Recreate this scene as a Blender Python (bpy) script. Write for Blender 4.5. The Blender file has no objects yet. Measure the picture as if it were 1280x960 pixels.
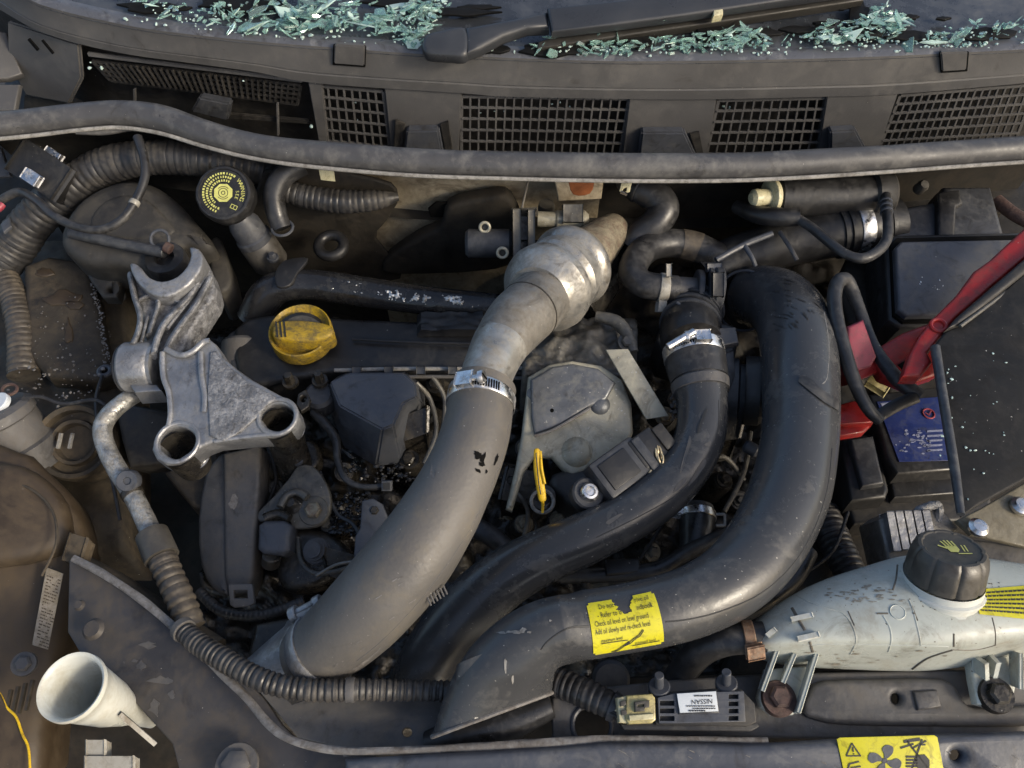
import bpy, bmesh, math, random
from mathutils import Vector, Matrix
R = math.radians
random.seed(7)
C = bpy.context.scene
COL = C.collection
PI = math.pi

# ------------------------------------------------------------------ camera
D, PITCH, HFOV = 0.72, R(55), R(65)
CAM = Vector((0, -D*math.cos(PITCH), D*math.sin(PITCH)))
FWD = Vector((0, math.cos(PITCH), -math.sin(PITCH)))
RIGHT = Vector((1, 0, 0))
UP = RIGHT.cross(FWD)
FPX = 640/math.tan(HFOV/2)
cam = bpy.data.cameras.new('camera')
cam.sensor_width = 36; cam.angle = HFOV; cam.clip_start = 0.01; cam.clip_end = 200
co = bpy.data.objects.new('camera', cam); COL.objects.link(co)
co.location = CAM; co.rotation_euler = FWD.to_track_quat('-Z', 'Y').to_euler()
C.camera = co
# ------------------------------------------------------------------ world, sun, exposure
SUN_EL, SUN_AZ = R(30), R(122)          # azimuth clockwise from +Y: behind the camera, to its right
w = bpy.data.worlds.new('World'); C.world = w; w.use_nodes = True
nt = w.node_tree; nt.nodes.clear()
sky = nt.nodes.new('ShaderNodeTexSky'); sky.sky_type = 'NISHITA'; sky.sun_disc = False
sky.sun_elevation = SUN_EL; sky.sun_rotation = SUN_AZ
sky.air_density = 1.0; sky.dust_density = 3.5; sky.ozone_density = 1.0
bg = nt.nodes.new('ShaderNodeBackground'); bg.inputs[1].default_value = 0.15
out = nt.nodes.new('ShaderNodeOutputWorld')
nt.links.new(sky.outputs[0], bg.inputs[0]); nt.links.new(bg.outputs[0], out.inputs[0])
sl = bpy.data.lights.new('sun', 'SUN'); sl.energy = 1.5; sl.angle = R(10); sl.color = (1.0, 0.90, 0.72)
so = bpy.data.objects.new('sun', sl); COL.objects.link(so)
sd = Vector((math.sin(SUN_AZ)*math.cos(SUN_EL), math.cos(SUN_AZ)*math.cos(SUN_EL), math.sin(SUN_EL)))
so.rotation_euler = sd.to_track_quat('Z', 'Y').to_euler()
so.location = sd*3
C.view_settings.view_transform = 'Standard'; C.view_settings.look = 'None'
C.view_settings.gamma = 1; C.view_settings.use_curve_mapping = False
C.view_settings.exposure = 0.68

# ------------------------------------------------------------------ measuring helpers
def ray(u, v): return RIGHT*((u-640)/FPX) + UP*((480-v)/FPX) + FWD
def P(u, v, z):
    d = ray(u, v); return CAM + d*((z-CAM.z)/d.z)
def PV(u, v, y):
    d = ray(u, v); return CAM + d*((y-CAM.y)/d.y)
def HIT(u, v, p0, n):
    d = ray(u, v); return CAM + d*((p0-CAM).dot(n)/d.dot(n))
def S(p): return (p-CAM).dot(FWD)/FPX
def IV(du, dv, tow=0): return (RIGHT*du - UP*dv - FWD*tow).normalized()
ZUP = Vector((0, 0, 1))

# ------------------------------------------------------------------ materials
def node(t, k, **kw):
    n = t.nodes.new(k)
    for a, b in kw.items(): setattr(n, a, b)
    return n
def mat(name, col, rough=.5, metal=0, var=.25, vs=25, dust=None, da=.45, ds=14, bump=.15, bs=180, specks=0.0,
        spec=.5, trans=0, coat=0, speckcol=(.45, .43, .38), rv=.15, ior=1.45, sss=0, grime=None):
    m = bpy.data.materials.new(name); m.use_nodes = True
    t = m.node_tree; L = t.links
    b = t.nodes['Principled BSDF']
    b.inputs['Metallic'].default_value = metal
    b.inputs['Specular IOR Level'].default_value = spec
    b.inputs['Transmission Weight'].default_value = trans
    b.inputs['Coat Weight'].default_value = coat
    b.inputs['IOR'].default_value = ior
    tc = node(t, 'ShaderNodeTexCoord')
    n1 = node(t, 'ShaderNodeTexNoise'); n1.inputs['Scale'].default_value = vs*1.8; n1.inputs['Detail'].default_value = 6
    n1.inputs['Roughness'].default_value = .65
    L.new(tc.outputs['Object'], n1.inputs['Vector'])
    r1 = node(t, 'ShaderNodeValToRGB')
    lo = [max(0, c*(1-var)) for c in col]; hi = [min(1, c*(1+var)) for c in col]
    r1.color_ramp.elements[0].position = .3; r1.color_ramp.elements[1].position = .7
    r1.color_ramp.elements[0].color = (*lo, 1); r1.color_ramp.elements[1].color = (*hi, 1)
    L.new(n1.outputs['Fac'], r1.inputs[0])
    colout = r1.outputs[0]
    rr = node(t, 'ShaderNodeMapRange'); rr.inputs[1].default_value = .3; rr.inputs[2].default_value = .7
    rr.inputs[3].default_value = max(.02, rough-rv); rr.inputs[4].default_value = min(1, rough+rv)
    n1b = node(t, 'ShaderNodeTexNoise'); n1b.inputs['Scale'].default_value = vs*1.7; n1b.inputs['Detail'].default_value = 8
    L.new(tc.outputs['Object'], n1b.inputs['Vector'])
    L.new(n1b.outputs['Fac'], rr.inputs[0]); rout = rr.outputs[0]
    if grime is None: grime = .45 if dust else 0
    if grime:
        mp_ = node(t, 'ShaderNodeMapping'); mp_.inputs['Location'].default_value = (3.1, 7.7, 1.3); L.new(tc.outputs['Object'], mp_.inputs[0])
        n6 = node(t, 'ShaderNodeTexNoise'); n6.inputs['Scale'].default_value = ds*3.1; n6.inputs['Detail'].default_value = 10
        n6.inputs['Roughness'].default_value = .7; n6.inputs['Distortion'].default_value = 1.2; L.new(mp_.outputs[0], n6.inputs['Vector'])
        r6 = node(t, 'ShaderNodeMapRange'); r6.inputs[1].default_value = .66-.28*grime; r6.inputs[2].default_value = .80-.28*grime
        r6.inputs[3].default_value = 0; r6.inputs[4].default_value = .8; L.new(n6.outputs['Fac'], r6.inputs[0])
        mx = node(t, 'ShaderNodeMix', data_type='RGBA'); L.new(r6.outputs[0], mx.inputs[0]); L.new(colout, mx.inputs[6])
        mx.inputs[7].default_value = (col[0]*.36+.004, col[1]*.32+.003, col[2]*.27+.002, 1); colout = mx.outputs[2]
    if dust:
        n2 = node(t, 'ShaderNodeTexNoise'); n2.inputs['Scale'].default_value = ds*2.2; n2.inputs['Detail'].default_value = 10
        n2.inputs['Roughness'].default_value = .7; n2.inputs['Distortion'].default_value = .8
        L.new(tc.outputs['Object'], n2.inputs['Vector'])
        n5 = node(t, 'ShaderNodeTexNoise'); n5.inputs['Scale'].default_value = ds*13; n5.inputs['Detail'].default_value = 6
        n5.inputs['Roughness'].default_value = .7; L.new(tc.outputs['Object'], n5.inputs['Vector'])
        ma = node(t, 'ShaderNodeMath', operation='MULTIPLY_ADD'); L.new(n5.outputs['Fac'], ma.inputs[0]); ma.inputs[1].default_value = .55
        L.new(n2.outputs['Fac'], ma.inputs[2])
        r2 = node(t, 'ShaderNodeMapRange'); c0 = .95-.38*da
        r2.inputs[1].default_value = c0-.08; r2.inputs[2].default_value = c0+.22
        r2.inputs[3].default_value = 0; r2.inputs[4].default_value = .9
        L.new(ma.outputs[0], r2.inputs[0])
        mx = node(t, 'ShaderNodeMix', data_type='RGBA'); L.new(r2.outputs[0], mx.inputs[0])
        L.new(colout, mx.inputs[6]); mx.inputs[7].default_value = (*dust, 1); colout = mx.outputs[2]
        mr = node(t, 'ShaderNodeMix', data_type='FLOAT'); L.new(r2.outputs[0], mr.inputs[0])
        L.new(rout, mr.inputs[2]); mr.inputs[3].default_value = .85; rout = mr.outputs[0]
        if metal > 0:
            mm = node(t, 'ShaderNodeMath', operation='MULTIPLY_ADD'); L.new(r2.outputs[0], mm.inputs[0])
            mm.inputs[1].default_value = -metal*.8; mm.inputs[2].default_value = metal
            L.new(mm.outputs[0], b.inputs['Metallic'])
    if specks > 0:
        n3 = node(t, 'ShaderNodeTexNoise'); n3.inputs['Scale'].default_value = 420; n3.inputs['Detail'].default_value = 2
        L.new(tc.outputs['Object'], n3.inputs['Vector'])
        r3 = node(t, 'ShaderNodeMapRange'); c0 = .80-.22*specks
        r3.inputs[1].default_value = c0; r3.inputs[2].default_value = c0+.06
        L.new(n3.outputs['Fac'], r3.inputs[0])
        mx = node(t, 'ShaderNodeMix', data_type='RGBA'); L.new(r3.outputs[0], mx.inputs[0])
        L.new(colout, mx.inputs[6]); mx.inputs[7].default_value = (*speckcol, 1); colout = mx.outputs[2]
    L.new(colout, b.inputs['Base Color']); L.new(rout, b.inputs['Roughness'])
    if sss:
        b.inputs['Subsurface Weight'].default_value = sss
        b.inputs['Subsurface Radius'].default_value = (.01, .01, .01)
    if bump:
        n4 = node(t, 'ShaderNodeTexNoise'); n4.inputs['Scale'].default_value = bs; n4.inputs['Detail'].default_value = 5
        L.new(tc.outputs['Object'], n4.inputs['Vector'])
        bp = node(t, 'ShaderNodeBump'); bp.inputs['Strength'].default_value = bump; bp.inputs['Distance'].default_value = .002
        L.new(n4.outputs['Fac'], bp.inputs['Height']); L.new(bp.outputs[0], b.inputs['Normal'])
    return m

DUST = (.20, .18, .15); BROWN = (.13, .095, .055); PALE = (.34, .33, .31)
M = dict(
    cowl=mat('weathered grey plastic', (.072, .070, .069), .5, vs=6, var=.12, dust=(.11, .104, .096), da=.25, ds=6, bump=.08, bs=500, specks=.12, grime=.25),
    cowl_dark=mat('dark moulded plastic', (.018, .017, .016), .55, dust=(.05, .044, .036), da=.35, specks=.15),
    lip=mat('smooth cowl lip plastic', (.075, .078, .088), .36, var=.1, dust=(.2, .2, .2), da=.12),
    seal=mat('rubber weather seal', (.056, .055, .056), .42, vs=16, var=.18, dust=(.14, .135, .125), da=.32, ds=10, bump=.15, bs=90, specks=.2, grime=.3),
    strip=mat('dusty seal flange', (.25, .24, .22), .7, dust=(.09, .083, .075), da=.45, ds=30),
    screen=mat('black windscreen glass', (.030, .033, .038), .2, spec=.9, vs=9, var=.2, dust=(.06, .066, .075), da=.4, ds=5, bump=.04, specks=.2, grime=.1),
    flake=mat('torn black film', (.006, .006, .006), .6, spec=.2),
    wiper=mat('satin black painted wiper', (.03, .032, .036), .38, var=.1, bump=.05, specks=.08),
    wiperdark=mat('wiper underside', (.02, .018, .015), .6),
    rubber=mat('black rubber', (.022, .022, .023), .38, dust=(.075, .072, .068), da=.3, ds=14, bump=.12, specks=.12),
    jhose=mat('black moulded intake plastic', (.040, .041, .043), .27, vs=6, var=.12, rv=.07, dust=(.115, .11, .1), da=.14, ds=10, bump=.08, bs=260, specks=.35, grime=.08),
    ghose=mat('grey perished rubber', (.092, .086, .079), .52, vs=5, var=.16, dust=(.125, .108, .08), da=.30, ds=6, bump=.16, bs=300, specks=.3, grime=.16),
    corr=mat('corrugated black loom plastic', (.028, .027, .027), .42, dust=(.085, .076, .064), da=.3, ds=14),
    corrbrown=mat('dusty corrugated plastic', (.055, .047, .038), .5, dust=(.12, .098, .07), da=.35, ds=14),  # besides dust, the brown carries the warm haze over the left side
    black=mat('black plastic', (.0145, .0142, .0145), .42, dust=(.040, .038, .035), da=.26, specks=.16, grime=.2),
    blackgloss=mat('gloss black painted metal', (.015, .015, .016), .2, bump=.3, bs=120, dust=(.05, .047, .04), da=.2),
    foil=mat('blistered chrome crust', (.60, .59, .56), .26, metal=1, vs=90, var=.4, bump=.8, bs=320, dust=(.16, .15, .13), da=.42, ds=60, grime=.5),
    darkbox=mat('slate plastic', (.034, .036, .041), .45, dust=(.085, .085, .083), da=.28, specks=.15),
    slate=mat('slate blue plastic', (.052, .056, .066), .44, var=.12, dust=(.08, .079, .077), da=.28, specks=.12),
    cast=mat('oxidised cast aluminium', (.15, .15, .153), .52, metal=.35, vs=45, var=.45, dust=(.34, .34, .34), da=.36, ds=40, bump=.7, bs=300, specks=.3, speckcol=(.6, .6, .6), grime=.5),
    casts=mat('smooth cast aluminium', (.25, .25, .253), .40, metal=.65, vs=22, var=.3, dust=(.13, .128, .12), da=.3, ds=16, bump=.3, bs=260, specks=.18, speckcol=(.55, .55, .55), grime=.42),
    steel=mat('zinc plated steel', (.60, .60, .60), .3, metal=1, var=.2, vs=50, dust=(.22, .2, .17), da=.25, ds=60, bump=.1),
    pipe=mat('dull dusty aluminium pipe', (.20, .19, .172), .42, metal=.55, vs=14, var=.35, dust=(.10, .088, .068), da=.52, ds=11, bump=.25, specks=.3),
    bright=mat('worn bright aluminium', (.31, .30, .275), .36, metal=.7, vs=30, var=.3, dust=(.14, .125, .1), da=.45, ds=16, bump=.14, specks=.2),
    acpipe=mat('scuffed aluminium pipe', (.36, .355, .335), .4, metal=.75, vs=60, var=.5, dust=(.15, .135, .11), da=.45, ds=45, bump=.45, bs=350, specks=.4, speckcol=(.62, .62, .58)),
    rust=mat('rusty crust', (.075, .042, .034), .7, vs=60, var=.5, dust=(.05, .035, .03), da=.5, ds=60, bump=.6),
    copper=mat('corroded copper clamp', (.22, .13, .08), .5, metal=.6, vs=90, var=.5, dust=(.22, .18, .13), da=.42, ds=90, bump=.4),
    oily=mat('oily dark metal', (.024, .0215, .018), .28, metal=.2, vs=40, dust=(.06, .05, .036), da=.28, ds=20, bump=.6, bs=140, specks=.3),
    mount=mat('dark grey pressed cover', (.075, .073, .068), .46, metal=.3, vs=24, dust=(.15, .135, .105), da=.4, ds=16, bump=.25, specks=.35),
    heat=mat('dusty pressed heat shield', (.32, .30, .235), .44, metal=.35, vs=20, dust=(.38, .35, .26), da=.36, ds=12, bump=.35, specks=.6, grime=.45),
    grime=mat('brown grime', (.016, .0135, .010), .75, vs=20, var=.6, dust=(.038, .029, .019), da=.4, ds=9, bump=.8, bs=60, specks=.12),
    wing=mat('dusty painted steel panel', (.036, .0345, .036), .40, vs=8, var=.25, dust=(.075, .062, .048), da=.4, ds=6, bump=.2, specks=.22, grime=.35),
    wingbrown=mat('mud dusted inner wing', (.032, .026, .018), .7, vs=14, var=.5, dust=(.085, .064, .04), da=.38, ds=9, bump=.5, bs=90, specks=.2),  # brown is partly mud, partly warm lens haze put into the colour
    lamp=mat('dusty haze tinted lamp housing', (.036, .025, .0145), .5, vs=6, dust=(.062, .043, .023), da=.42, ds=6, bump=.2, bs=80, specks=.15, grime=.35),  # brown also paints the warm lens haze lying over this corner
    sand=mat('sandy dirty bulkhead paint', (.44, .365, .25), .65, vs=12, var=.35, dust=(.17, .135, .085), da=.4, ds=9, bump=.3),
    slam=mat('slate blue painted steel', (.050, .055, .068), .38, vs=7, var=.22, dust=(.12, .12, .12), da=.3, ds=9, bump=.12, specks=.15),
    slamgrey=mat('grime grey painted steel', (.062, .061, .062), .46, vs=12, dust=(.1, .091, .08), da=.45, ds=10, bump=.25, specks=.2),
    flange=mat('worn seam edge', (.15, .145, .14), .6, vs=30, var=.4, dust=(.07, .058, .048), da=.5, ds=25, bump=.4),
    yellow=mat('dirty yellow plastic', (.42, .27, .014), .36, vs=30, var=.35, dust=(.075, .062, .036), da=.6, ds=42, bump=.3, bs=90, rv=.1),
    yellowclean=mat('yellow plastic handle', (.66, .42, .012), .4, var=.2, vs=60, bump=.05, dust=(.4, .25, .02), da=.4, ds=70),
    sticker=mat('yellow printed sticker', (.50, .455, .012), .42, var=.08, dust=(.34, .31, .04), da=.3, ds=40, bump=.03, specks=.1, speckcol=(.12, .1, .04)),
    print=mat('black print', (.02, .02, .02), .6, bump=0),
    lime=mat('lime yellow print', (.46, .45, .13), .5, var=.12, vs=90, bump=0),
    brass=mat('translucent amber connector', (.36, .31, .13), .3, var=.3, vs=80, dust=(.14, .12, .07), da=.42, ds=60, coat=.4),
    ivory=mat('ivory plastic', (.50, .46, .29), .4, var=.15, dust=(.28, .25, .15), da=.35, ds=50),
    white=mat('white plastic', (.25, .24, .21), .45, var=.08, dust=(.14, .115, .08), da=.4, ds=20, bump=.08),
    funnel=mat('milky white funnel plastic', (.50, .51, .47), .36, var=.08, vs=14, dust=(.33, .30, .22), da=.35, ds=8, bump=.08, sss=.35, grime=.1),
    tank=mat('milky aged tank plastic', (.39, .41, .37), .33, vs=6, var=.14, dust=(.24, .22, .17), da=.34, ds=7, bump=.12, bs=60, specks=.45, speckcol=(.10, .08, .06), sss=.3, grime=.3),
    capgrey=mat('warm grey cap plastic', (.048, .044, .038), .46, var=.15, dust=(.09, .08, .063), da=.35),
    label=mat('white paper label', (.50, .53, .55), .5, var=.08, bump=0),
    oldlabel=mat('dusty faded label', (.20, .175, .14), .7, var=.2, dust=(.12, .098, .065), da=.5, ds=50),
    red=mat('dusty red plastic', (.26, .014, .012), .34, var=.3, dust=(.10, .035, .028), da=.3, ds=12, specks=.14, grime=.35),
    pink=mat('faded red terminal cover', (.25, .038, .055), .42, var=.15, dust=(.16, .06, .065), da=.35, ds=40, specks=.1),
    blue=mat('blue battery label', (.012, .024, .115), .4, var=.2, dust=(.05, .06, .12), da=.34, ds=30, bump=.05),
    beige=mat('dusty beige plate', (.17, .152, .11), .55, dust=(.11, .094, .06), da=.5, ds=16, bump=.3, specks=.25),
    glass=mat('green tinted broken glass', (.47, .70, .63), .08, var=.4, vs=200, trans=.75, bump=0, ior=1.5, rv=.06),
    glasspale=mat('pale broken glass', (.55, .72, .67), .14, var=.35, vs=200, trans=.45, bump=0, ior=1.5, rv=.1),
    glassclear=mat('clear broken glass', (.66, .88, .81), .05, var=.15, vs=200, trans=.9, bump=0, ior=1.5, rv=.03),
    heatshade=mat('shaded blue grey shield', (.115, .12, .128), .42, metal=.4, vs=20, dust=(.19, .185, .16), da=.36, ds=10, bump=.25, specks=.45, grime=.4),
    dirtline=mat('grey brown dirt line', (.10, .088, .07), .7, vs=80, var=.5, bump=.2),
    tankgrime=mat('thin grime on tank', (.22, .20, .16), .6, vs=60, var=.4, bump=.1),
    tower=mat('dusty dark strut tower', (.030, .028, .025), .6, vs=12, dust=(.075, .066, .052), da=.32, ds=8, bump=.2, specks=.15, grime=.35),
    lidblack=mat('matt black battery lid', (.012, .012, .012), .7, spec=.3, vs=12, dust=(.035, .032, .029), da=.38, ds=7, bump=.1, specks=.3),
    stub=mat('tan crusted pipe stub', (.20, .175, .125), .6, metal=.3, vs=40, var=.4, dust=(.085, .045, .03), da=.42, ds=55, bump=.5, specks=.3),
    washedprint=mat('worn pale print', (.2, .22, .32), .6, var=.3, vs=300, bump=0),
    crumb=mat('pale glass crumbs', (.55, .70, .66), .2, var=.1, vs=200, trans=.35, bump=0, ior=1.5),
    asphalt=mat('asphalt', (.05, .05, .05), .9, bump=.5, bs=60),
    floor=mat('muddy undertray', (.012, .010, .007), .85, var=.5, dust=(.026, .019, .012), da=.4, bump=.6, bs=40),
    hole=mat('dark opening', (.004, .004, .004), .9, bump=0, spec=.1),
    copperwire=mat('bare wire', (.62, .5, .3), .4, metal=.4, bump=0),
    orange=mat('rusty orange patch', (.28, .09, .03), .8, vs=40, bump=.3),
)

# ------------------------------------------------------------------ object helpers
ORG = {}
def thing(name, label, cat, p, group=None):
    o = bpy.data.objects.new(name, None); COL.objects.link(o); o.empty_display_size = .02
    o.location = p; ORG[o.name] = Vector(p)
    o['label'] = label; o['category'] = cat
    if group: o['group'] = group
    return o
def obj(name, bm, m, parent=None, label=None, cat=None, group=None, kind=None, sharp=35, flat=False, mods=()):
    bmesh.ops.remove_doubles(bm, verts=bm.verts, dist=1e-6)
    bmesh.ops.recalc_face_normals(bm, faces=bm.faces)
    if parent: org = ORG[parent.name]
    else:
        xs = [v.co for v in bm.verts]
        org = Vector(((min(c.x for c in xs)+max(c.x for c in xs))/2, (min(c.y for c in xs)+max(c.y for c in xs))/2, min(c.z for c in xs)))
    for v in bm.verts: v.co -= org
    me = bpy.data.meshes.new(name); bm.to_mesh(me); bm.free()
    if not flat:
        for p in me.polygons: p.use_smooth = True
        me.set_sharp_from_angle(angle=R(sharp))
    me.materials.append(M[m] if isinstance(m, str) else m)
    o = bpy.data.objects.new(name, me); COL.objects.link(o); ORG[o.name] = org
    if parent: o.parent = parent
    else: o.location = org
    if label: o['label'] = label
    if cat: o['category'] = cat
    if group: o['group'] = group
    if kind: o['kind'] = kind
    for f in mods: f(o)
    return o
def subsurf(n=2):
    def f(o):
        m = o.modifiers.new('s', 'SUBSURF'); m.levels = n; m.render_levels = n
    return f
def join(*bms):
    b = bmesh.new()
    for x in bms:
        me = bpy.data.meshes.new('tmp'); x.to_mesh(me); x.free(); b.from_mesh(me); bpy.data.meshes.remove(me)
    return b
def frame(n, x=None):
    n = Vector(n).normalized()
    if x is None: x = Vector((1, 0, 0)) if abs(n.x) < .9 else Vector((0, 1, 0))
    x = Vector(x); x = (x - n*x.dot(n)).normalized()
    return x, n.cross(x), n
def lathe(c, axis, prof, seg=32, x=None, lobes=0, lobe=0.0, arc=None):
    ex, ey, n = frame(axis, x); bm = bmesh.new(); rings = []
    for r, h in prof:
        if r < 1e-6: rings.append([bm.verts.new(c+n*h)]); continue
        ring = []
        for k in range(seg):
            a = 2*PI*k/seg
            rr = r*(1-(lobe*math.exp(-((((a*lobes/(2*PI)) % 1)-.5)/.07)**2) if lobes else 0))
            ring.append(bm.verts.new(c+n*h+(ex*math.cos(a)+ey*math.sin(a))*rr))
        rings.append(ring)
    for A, B in zip(rings, rings[1:]):
        for k in range(seg):
            if len(A) == 1 and len(B) == 1: break
            if len(A) == 1: bm.faces.new((A[0], B[k], B[(k+1) % seg]))
            elif len(B) == 1: bm.faces.new((A[k], B[0], A[(k+1) % seg]))
            else: bm.faces.new((A[k], B[k], B[(k+1) % seg], A[(k+1) % seg]))
    return bm
def ring(c, axis, R0, r, seg=32, ts=10):
    prof = [(R0+r*math.cos(2*PI*k/ts), r*math.sin(2*PI*k/ts)) for k in range(ts+1)]
    return lathe(c, axis, prof, seg)
def cyl(a, b, r, seg=20, bev=None, r2=None):
    a = Vector(a); b = Vector(b); L = (b-a).length; r2 = r if r2 is None else r2
    e = bev if bev is not None else min(r, L)*.12
    return lathe(a, b-a, [(0, 0), (r-e, 0), (r, e), (r2, L-e), (r2-e, L), (0, L)], seg)
def box(c, ex, ey, ez, bev=.001, seg=2):
    """c = centre; ex, ey, ez = half-extent vectors"""
    bm = bmesh.new(); bmesh.ops.create_cube(bm, size=2)
    ex, ey, ez = Vector(ex), Vector(ey), Vector(ez)
    for v in bm.verts: v.co = c+ex*v.co.x+ey*v.co.y+ez*v.co.z
    if bev: bmesh.ops.bevel(bm, geom=list(bm.edges), offset=bev, segments=seg, affect='EDGES', profile=.5, clamp_overlap=True)
    return bm
def bar(a, b, w, h, up=ZUP, bev=.0):
    a, b = Vector(a), Vector(b); t = b-a; x = t.cross(up).normalized(); n = x.cross(t).normalized()
    return box((a+b)/2, t/2, x*(w/2), n*(h/2), bev, 1)
def cr(pts, n, closed=False):
    out = []; N = len(pts)
    rng = range(N) if closed else range(N-1)
    for i in rng:
        if closed: p = [pts[(i+k-1) % N] for k in range(4)]
        else: p = [pts[max(0, min(N-1, i+k-1))] for k in range(4)]
        for j in range(n):
            t = j/n
            out.append(tuple(.5*((2*b)+(-a+c)*t+(2*a-5*b+4*c-d)*t*t+(-a+3*b-3*c+d)*t**3) for a, b, c, d in zip(*p)))
    if not closed: out.append(tuple(pts[-1]))
    return out
def interp(tab, u):
    if u <= tab[0][0]: a, b = tab[0], tab[1]
    elif u >= tab[-1][0]: a, b = tab[-2], tab[-1]
    else:
        for a, b in zip(tab, tab[1:]):
            if a[0] <= u <= b[0]: break
    t = (u-a[0])/(b[0]-a[0]); return a[1]+(b[1]-a[1])*t
def ell(u, v, ru, rv, n=24, rot=0):
    return [(u+ru*math.cos(a)*math.cos(rot)-rv*math.sin(a)*math.sin(rot), v+ru*math.cos(a)*math.sin(rot)+rv*math.sin(a)*math.cos(rot))
            for a in (2*PI*k/n for k in range(n))]
def fill2d(loops, depth, bev):
    cu = bpy.data.curves.new('tmp', 'CURVE'); cu.dimensions = '2D'; cu.fill_mode = 'BOTH'
    cu.extrude = max(0, depth/2-bev); cu.bevel_depth = bev; cu.bevel_resolution = 2; cu.offset = -bev
    for lp in loops:
        s = cu.splines.new('POLY'); s.points.add(len(lp)-1); s.use_cyclic_u = True
        for k, (x, y) in enumerate(lp): s.points[k].co = (x, y, 0, 1)
    o = bpy.data.objects.new('tmp', cu); me = bpy.data.meshes.new_from_object(o)
    bm = bmesh.new(); bm.from_mesh(me)
    bpy.data.objects.remove(o); bpy.data.curves.remove(cu); bpy.data.meshes.remove(me)
    return bm
def plate(out, z=None, n=(0, 0, 1), at=None, depth=.005, bev=.001, holes=(), smooth=0, p0=None):
    """outline measured in the photograph, laid on a plane (height z, or through point `at`=(u,v,z) with normal n); the depth goes down from that face"""
    n = Vector(n).normalized()
    if p0 is None: p0 = P(*at) if at else P(out[0][0], out[0][1], z)
    ex, ey, n = frame(n)
    def loc(lp):
        r = []
        for u, v in lp:
            q = HIT(u, v, p0, n)-p0; r.append((q.dot(ex), q.dot(ey)))
        return r
    if smooth: out = [p[:2] for p in cr(out, smooth, True)]
    bm = fill2d([loc(out)]+[loc(h) for h in holes], depth, bev)
    for v in bm.verts: v.co = p0+ex*v.co.x+ey*v.co.y+n*(v.co.z-depth/2)
    return bm
class Tube:
    def __init__(s, pts, n=10):
        q = cr(pts, n); s.c = [P(a[0], a[1], a[2]) for a in q]; s.r = [a[3]*S(c) for a, c in zip(q, s.c)]
        s.len = [0]
        for a, b in zip(s.c, s.c[1:]): s.len.append(s.len[-1]+(b-a).length)
        s.L = s.len[-1]
    def at(s, f):
        d = max(0, min(1, f))*s.L
        i = 0
        while i < len(s.len)-2 and s.len[i+1] < d: i += 1
        k = (d-s.len[i])/max(1e-9, s.len[i+1]-s.len[i])
        c = s.c[i].lerp(s.c[i+1], k); r = s.r[i]+(s.r[i+1]-s.r[i])*k
        a = s.c[max(0, i-1)]; b = s.c[min(len(s.c)-1, i+2)]
        t = (b-a).normalized()
        m = s.c[i+1]-s.c[i]
        return c, t, r
    def fr(s, f):
        c, t, r = s.at(f); wv = CAM-c; nn = (wv-t*wv.dot(t)).normalized(); return c, t, r, nn, t.cross(nn)
    def pt(s, f, th, off=0.0):
        c, t, r, nn, b = s.fr(f); return c+(nn*math.cos(th)+b*math.sin(th))*(r+off)
    def nrm(s, f, th):
        c, t, r, nn, b = s.fr(f); return nn*math.cos(th)+b*math.sin(th)
    def mesh(s, seg=28, rings=None, corr=None, caps=('flat', 'flat'), f0=0, f1=1, off=0.0, sq=None, lump=0.0, extra=None):
        bm = bmesh.new()
        if corr:
            pitch, amp = corr; nr = max(4, int(s.L*(f1-f0)/pitch)); N = nr*6
        else: N = rings or max(8, len(s.c))
        R_ = []
        for i in range(N+1):
            f = f0+(f1-f0)*i/N; c, t, r, nn, b = s.fr(f); r += off
            if corr: r *= (1-amp*(0, .25, .9, 1, .9, .25)[i % 6]*(.75+.5*math.sin(i*1.7)*math.sin(i*.37)))*(1+.012*math.sin(i*.11+1)+.008*math.sin(i*.29))
            lst = []
            for k in range(seg):
                th = 2*PI*k/seg; rr = r
                if lump: rr *= 1+lump*math.sin(th*3+f*23)*math.sin(f*31+th)
                x, y = math.cos(th)*rr, math.sin(th)*rr
                if sq: a_, b_ = sq(f); x *= a_; y *= b_
                lst.append(bm.verts.new(c+nn*x+b*y))
            R_.append(lst)
        if extra: R_ += [[bm.verts.new(p) for p in q] for q in extra]
        for A, B in zip(R_, R_[1:]):
            for k in range(seg): bm.faces.new((A[k], A[(k+1) % seg], B[(k+1) % seg], B[k]))
        for end, A, f, dr in ((0, R_[0], f0, 1), (1, R_[-1], f1, -1)):
            kind = caps[end]; c, t, r, nn, b = s.fr(f)
            if end and extra:
                c0 = sum((v.co for v in R_[-1]), Vector())/seg; t = (c0-sum((v.co for v in R_[-2]), Vector())/seg).normalized(); c = c0
            if kind == 'open': continue
            if kind == 'hollow':
                prev = A
                for k_, dd in ((.86, 0), (.84, .02), (.82, .05)):
                    cur = [bm.verts.new(c+(v.co-c)*k_*1.0+t*dd*dr) if i else bm.verts.new(c+(v.co-c)*k_+t*dd*dr) for i, v in enumerate(A)]
                    for k in range(seg): bm.faces.new((prev[k], prev[(k+1) % seg], cur[(k+1) % seg], cur[k]))
                    prev = cur
                bm.faces.new(prev)
            elif kind == 'round':
                prev = A
                for q in (.35, .7):
                    cur = [bm.verts.new(c+(v.co-c)*math.sqrt(1-q*q)-t*dr*q*r) for v in A]
                    for k in range(seg): bm.faces.new((prev[k], prev[(k+1) % seg], cur[(k+1) % seg], cur[k]))
                    prev = cur
                p = bm.verts.new(c-t*dr*r)
                for k in range(seg): bm.faces.new((prev[k], prev[(k+1) % seg], p))
            else: bm.faces.new(A)
        return bm
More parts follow.
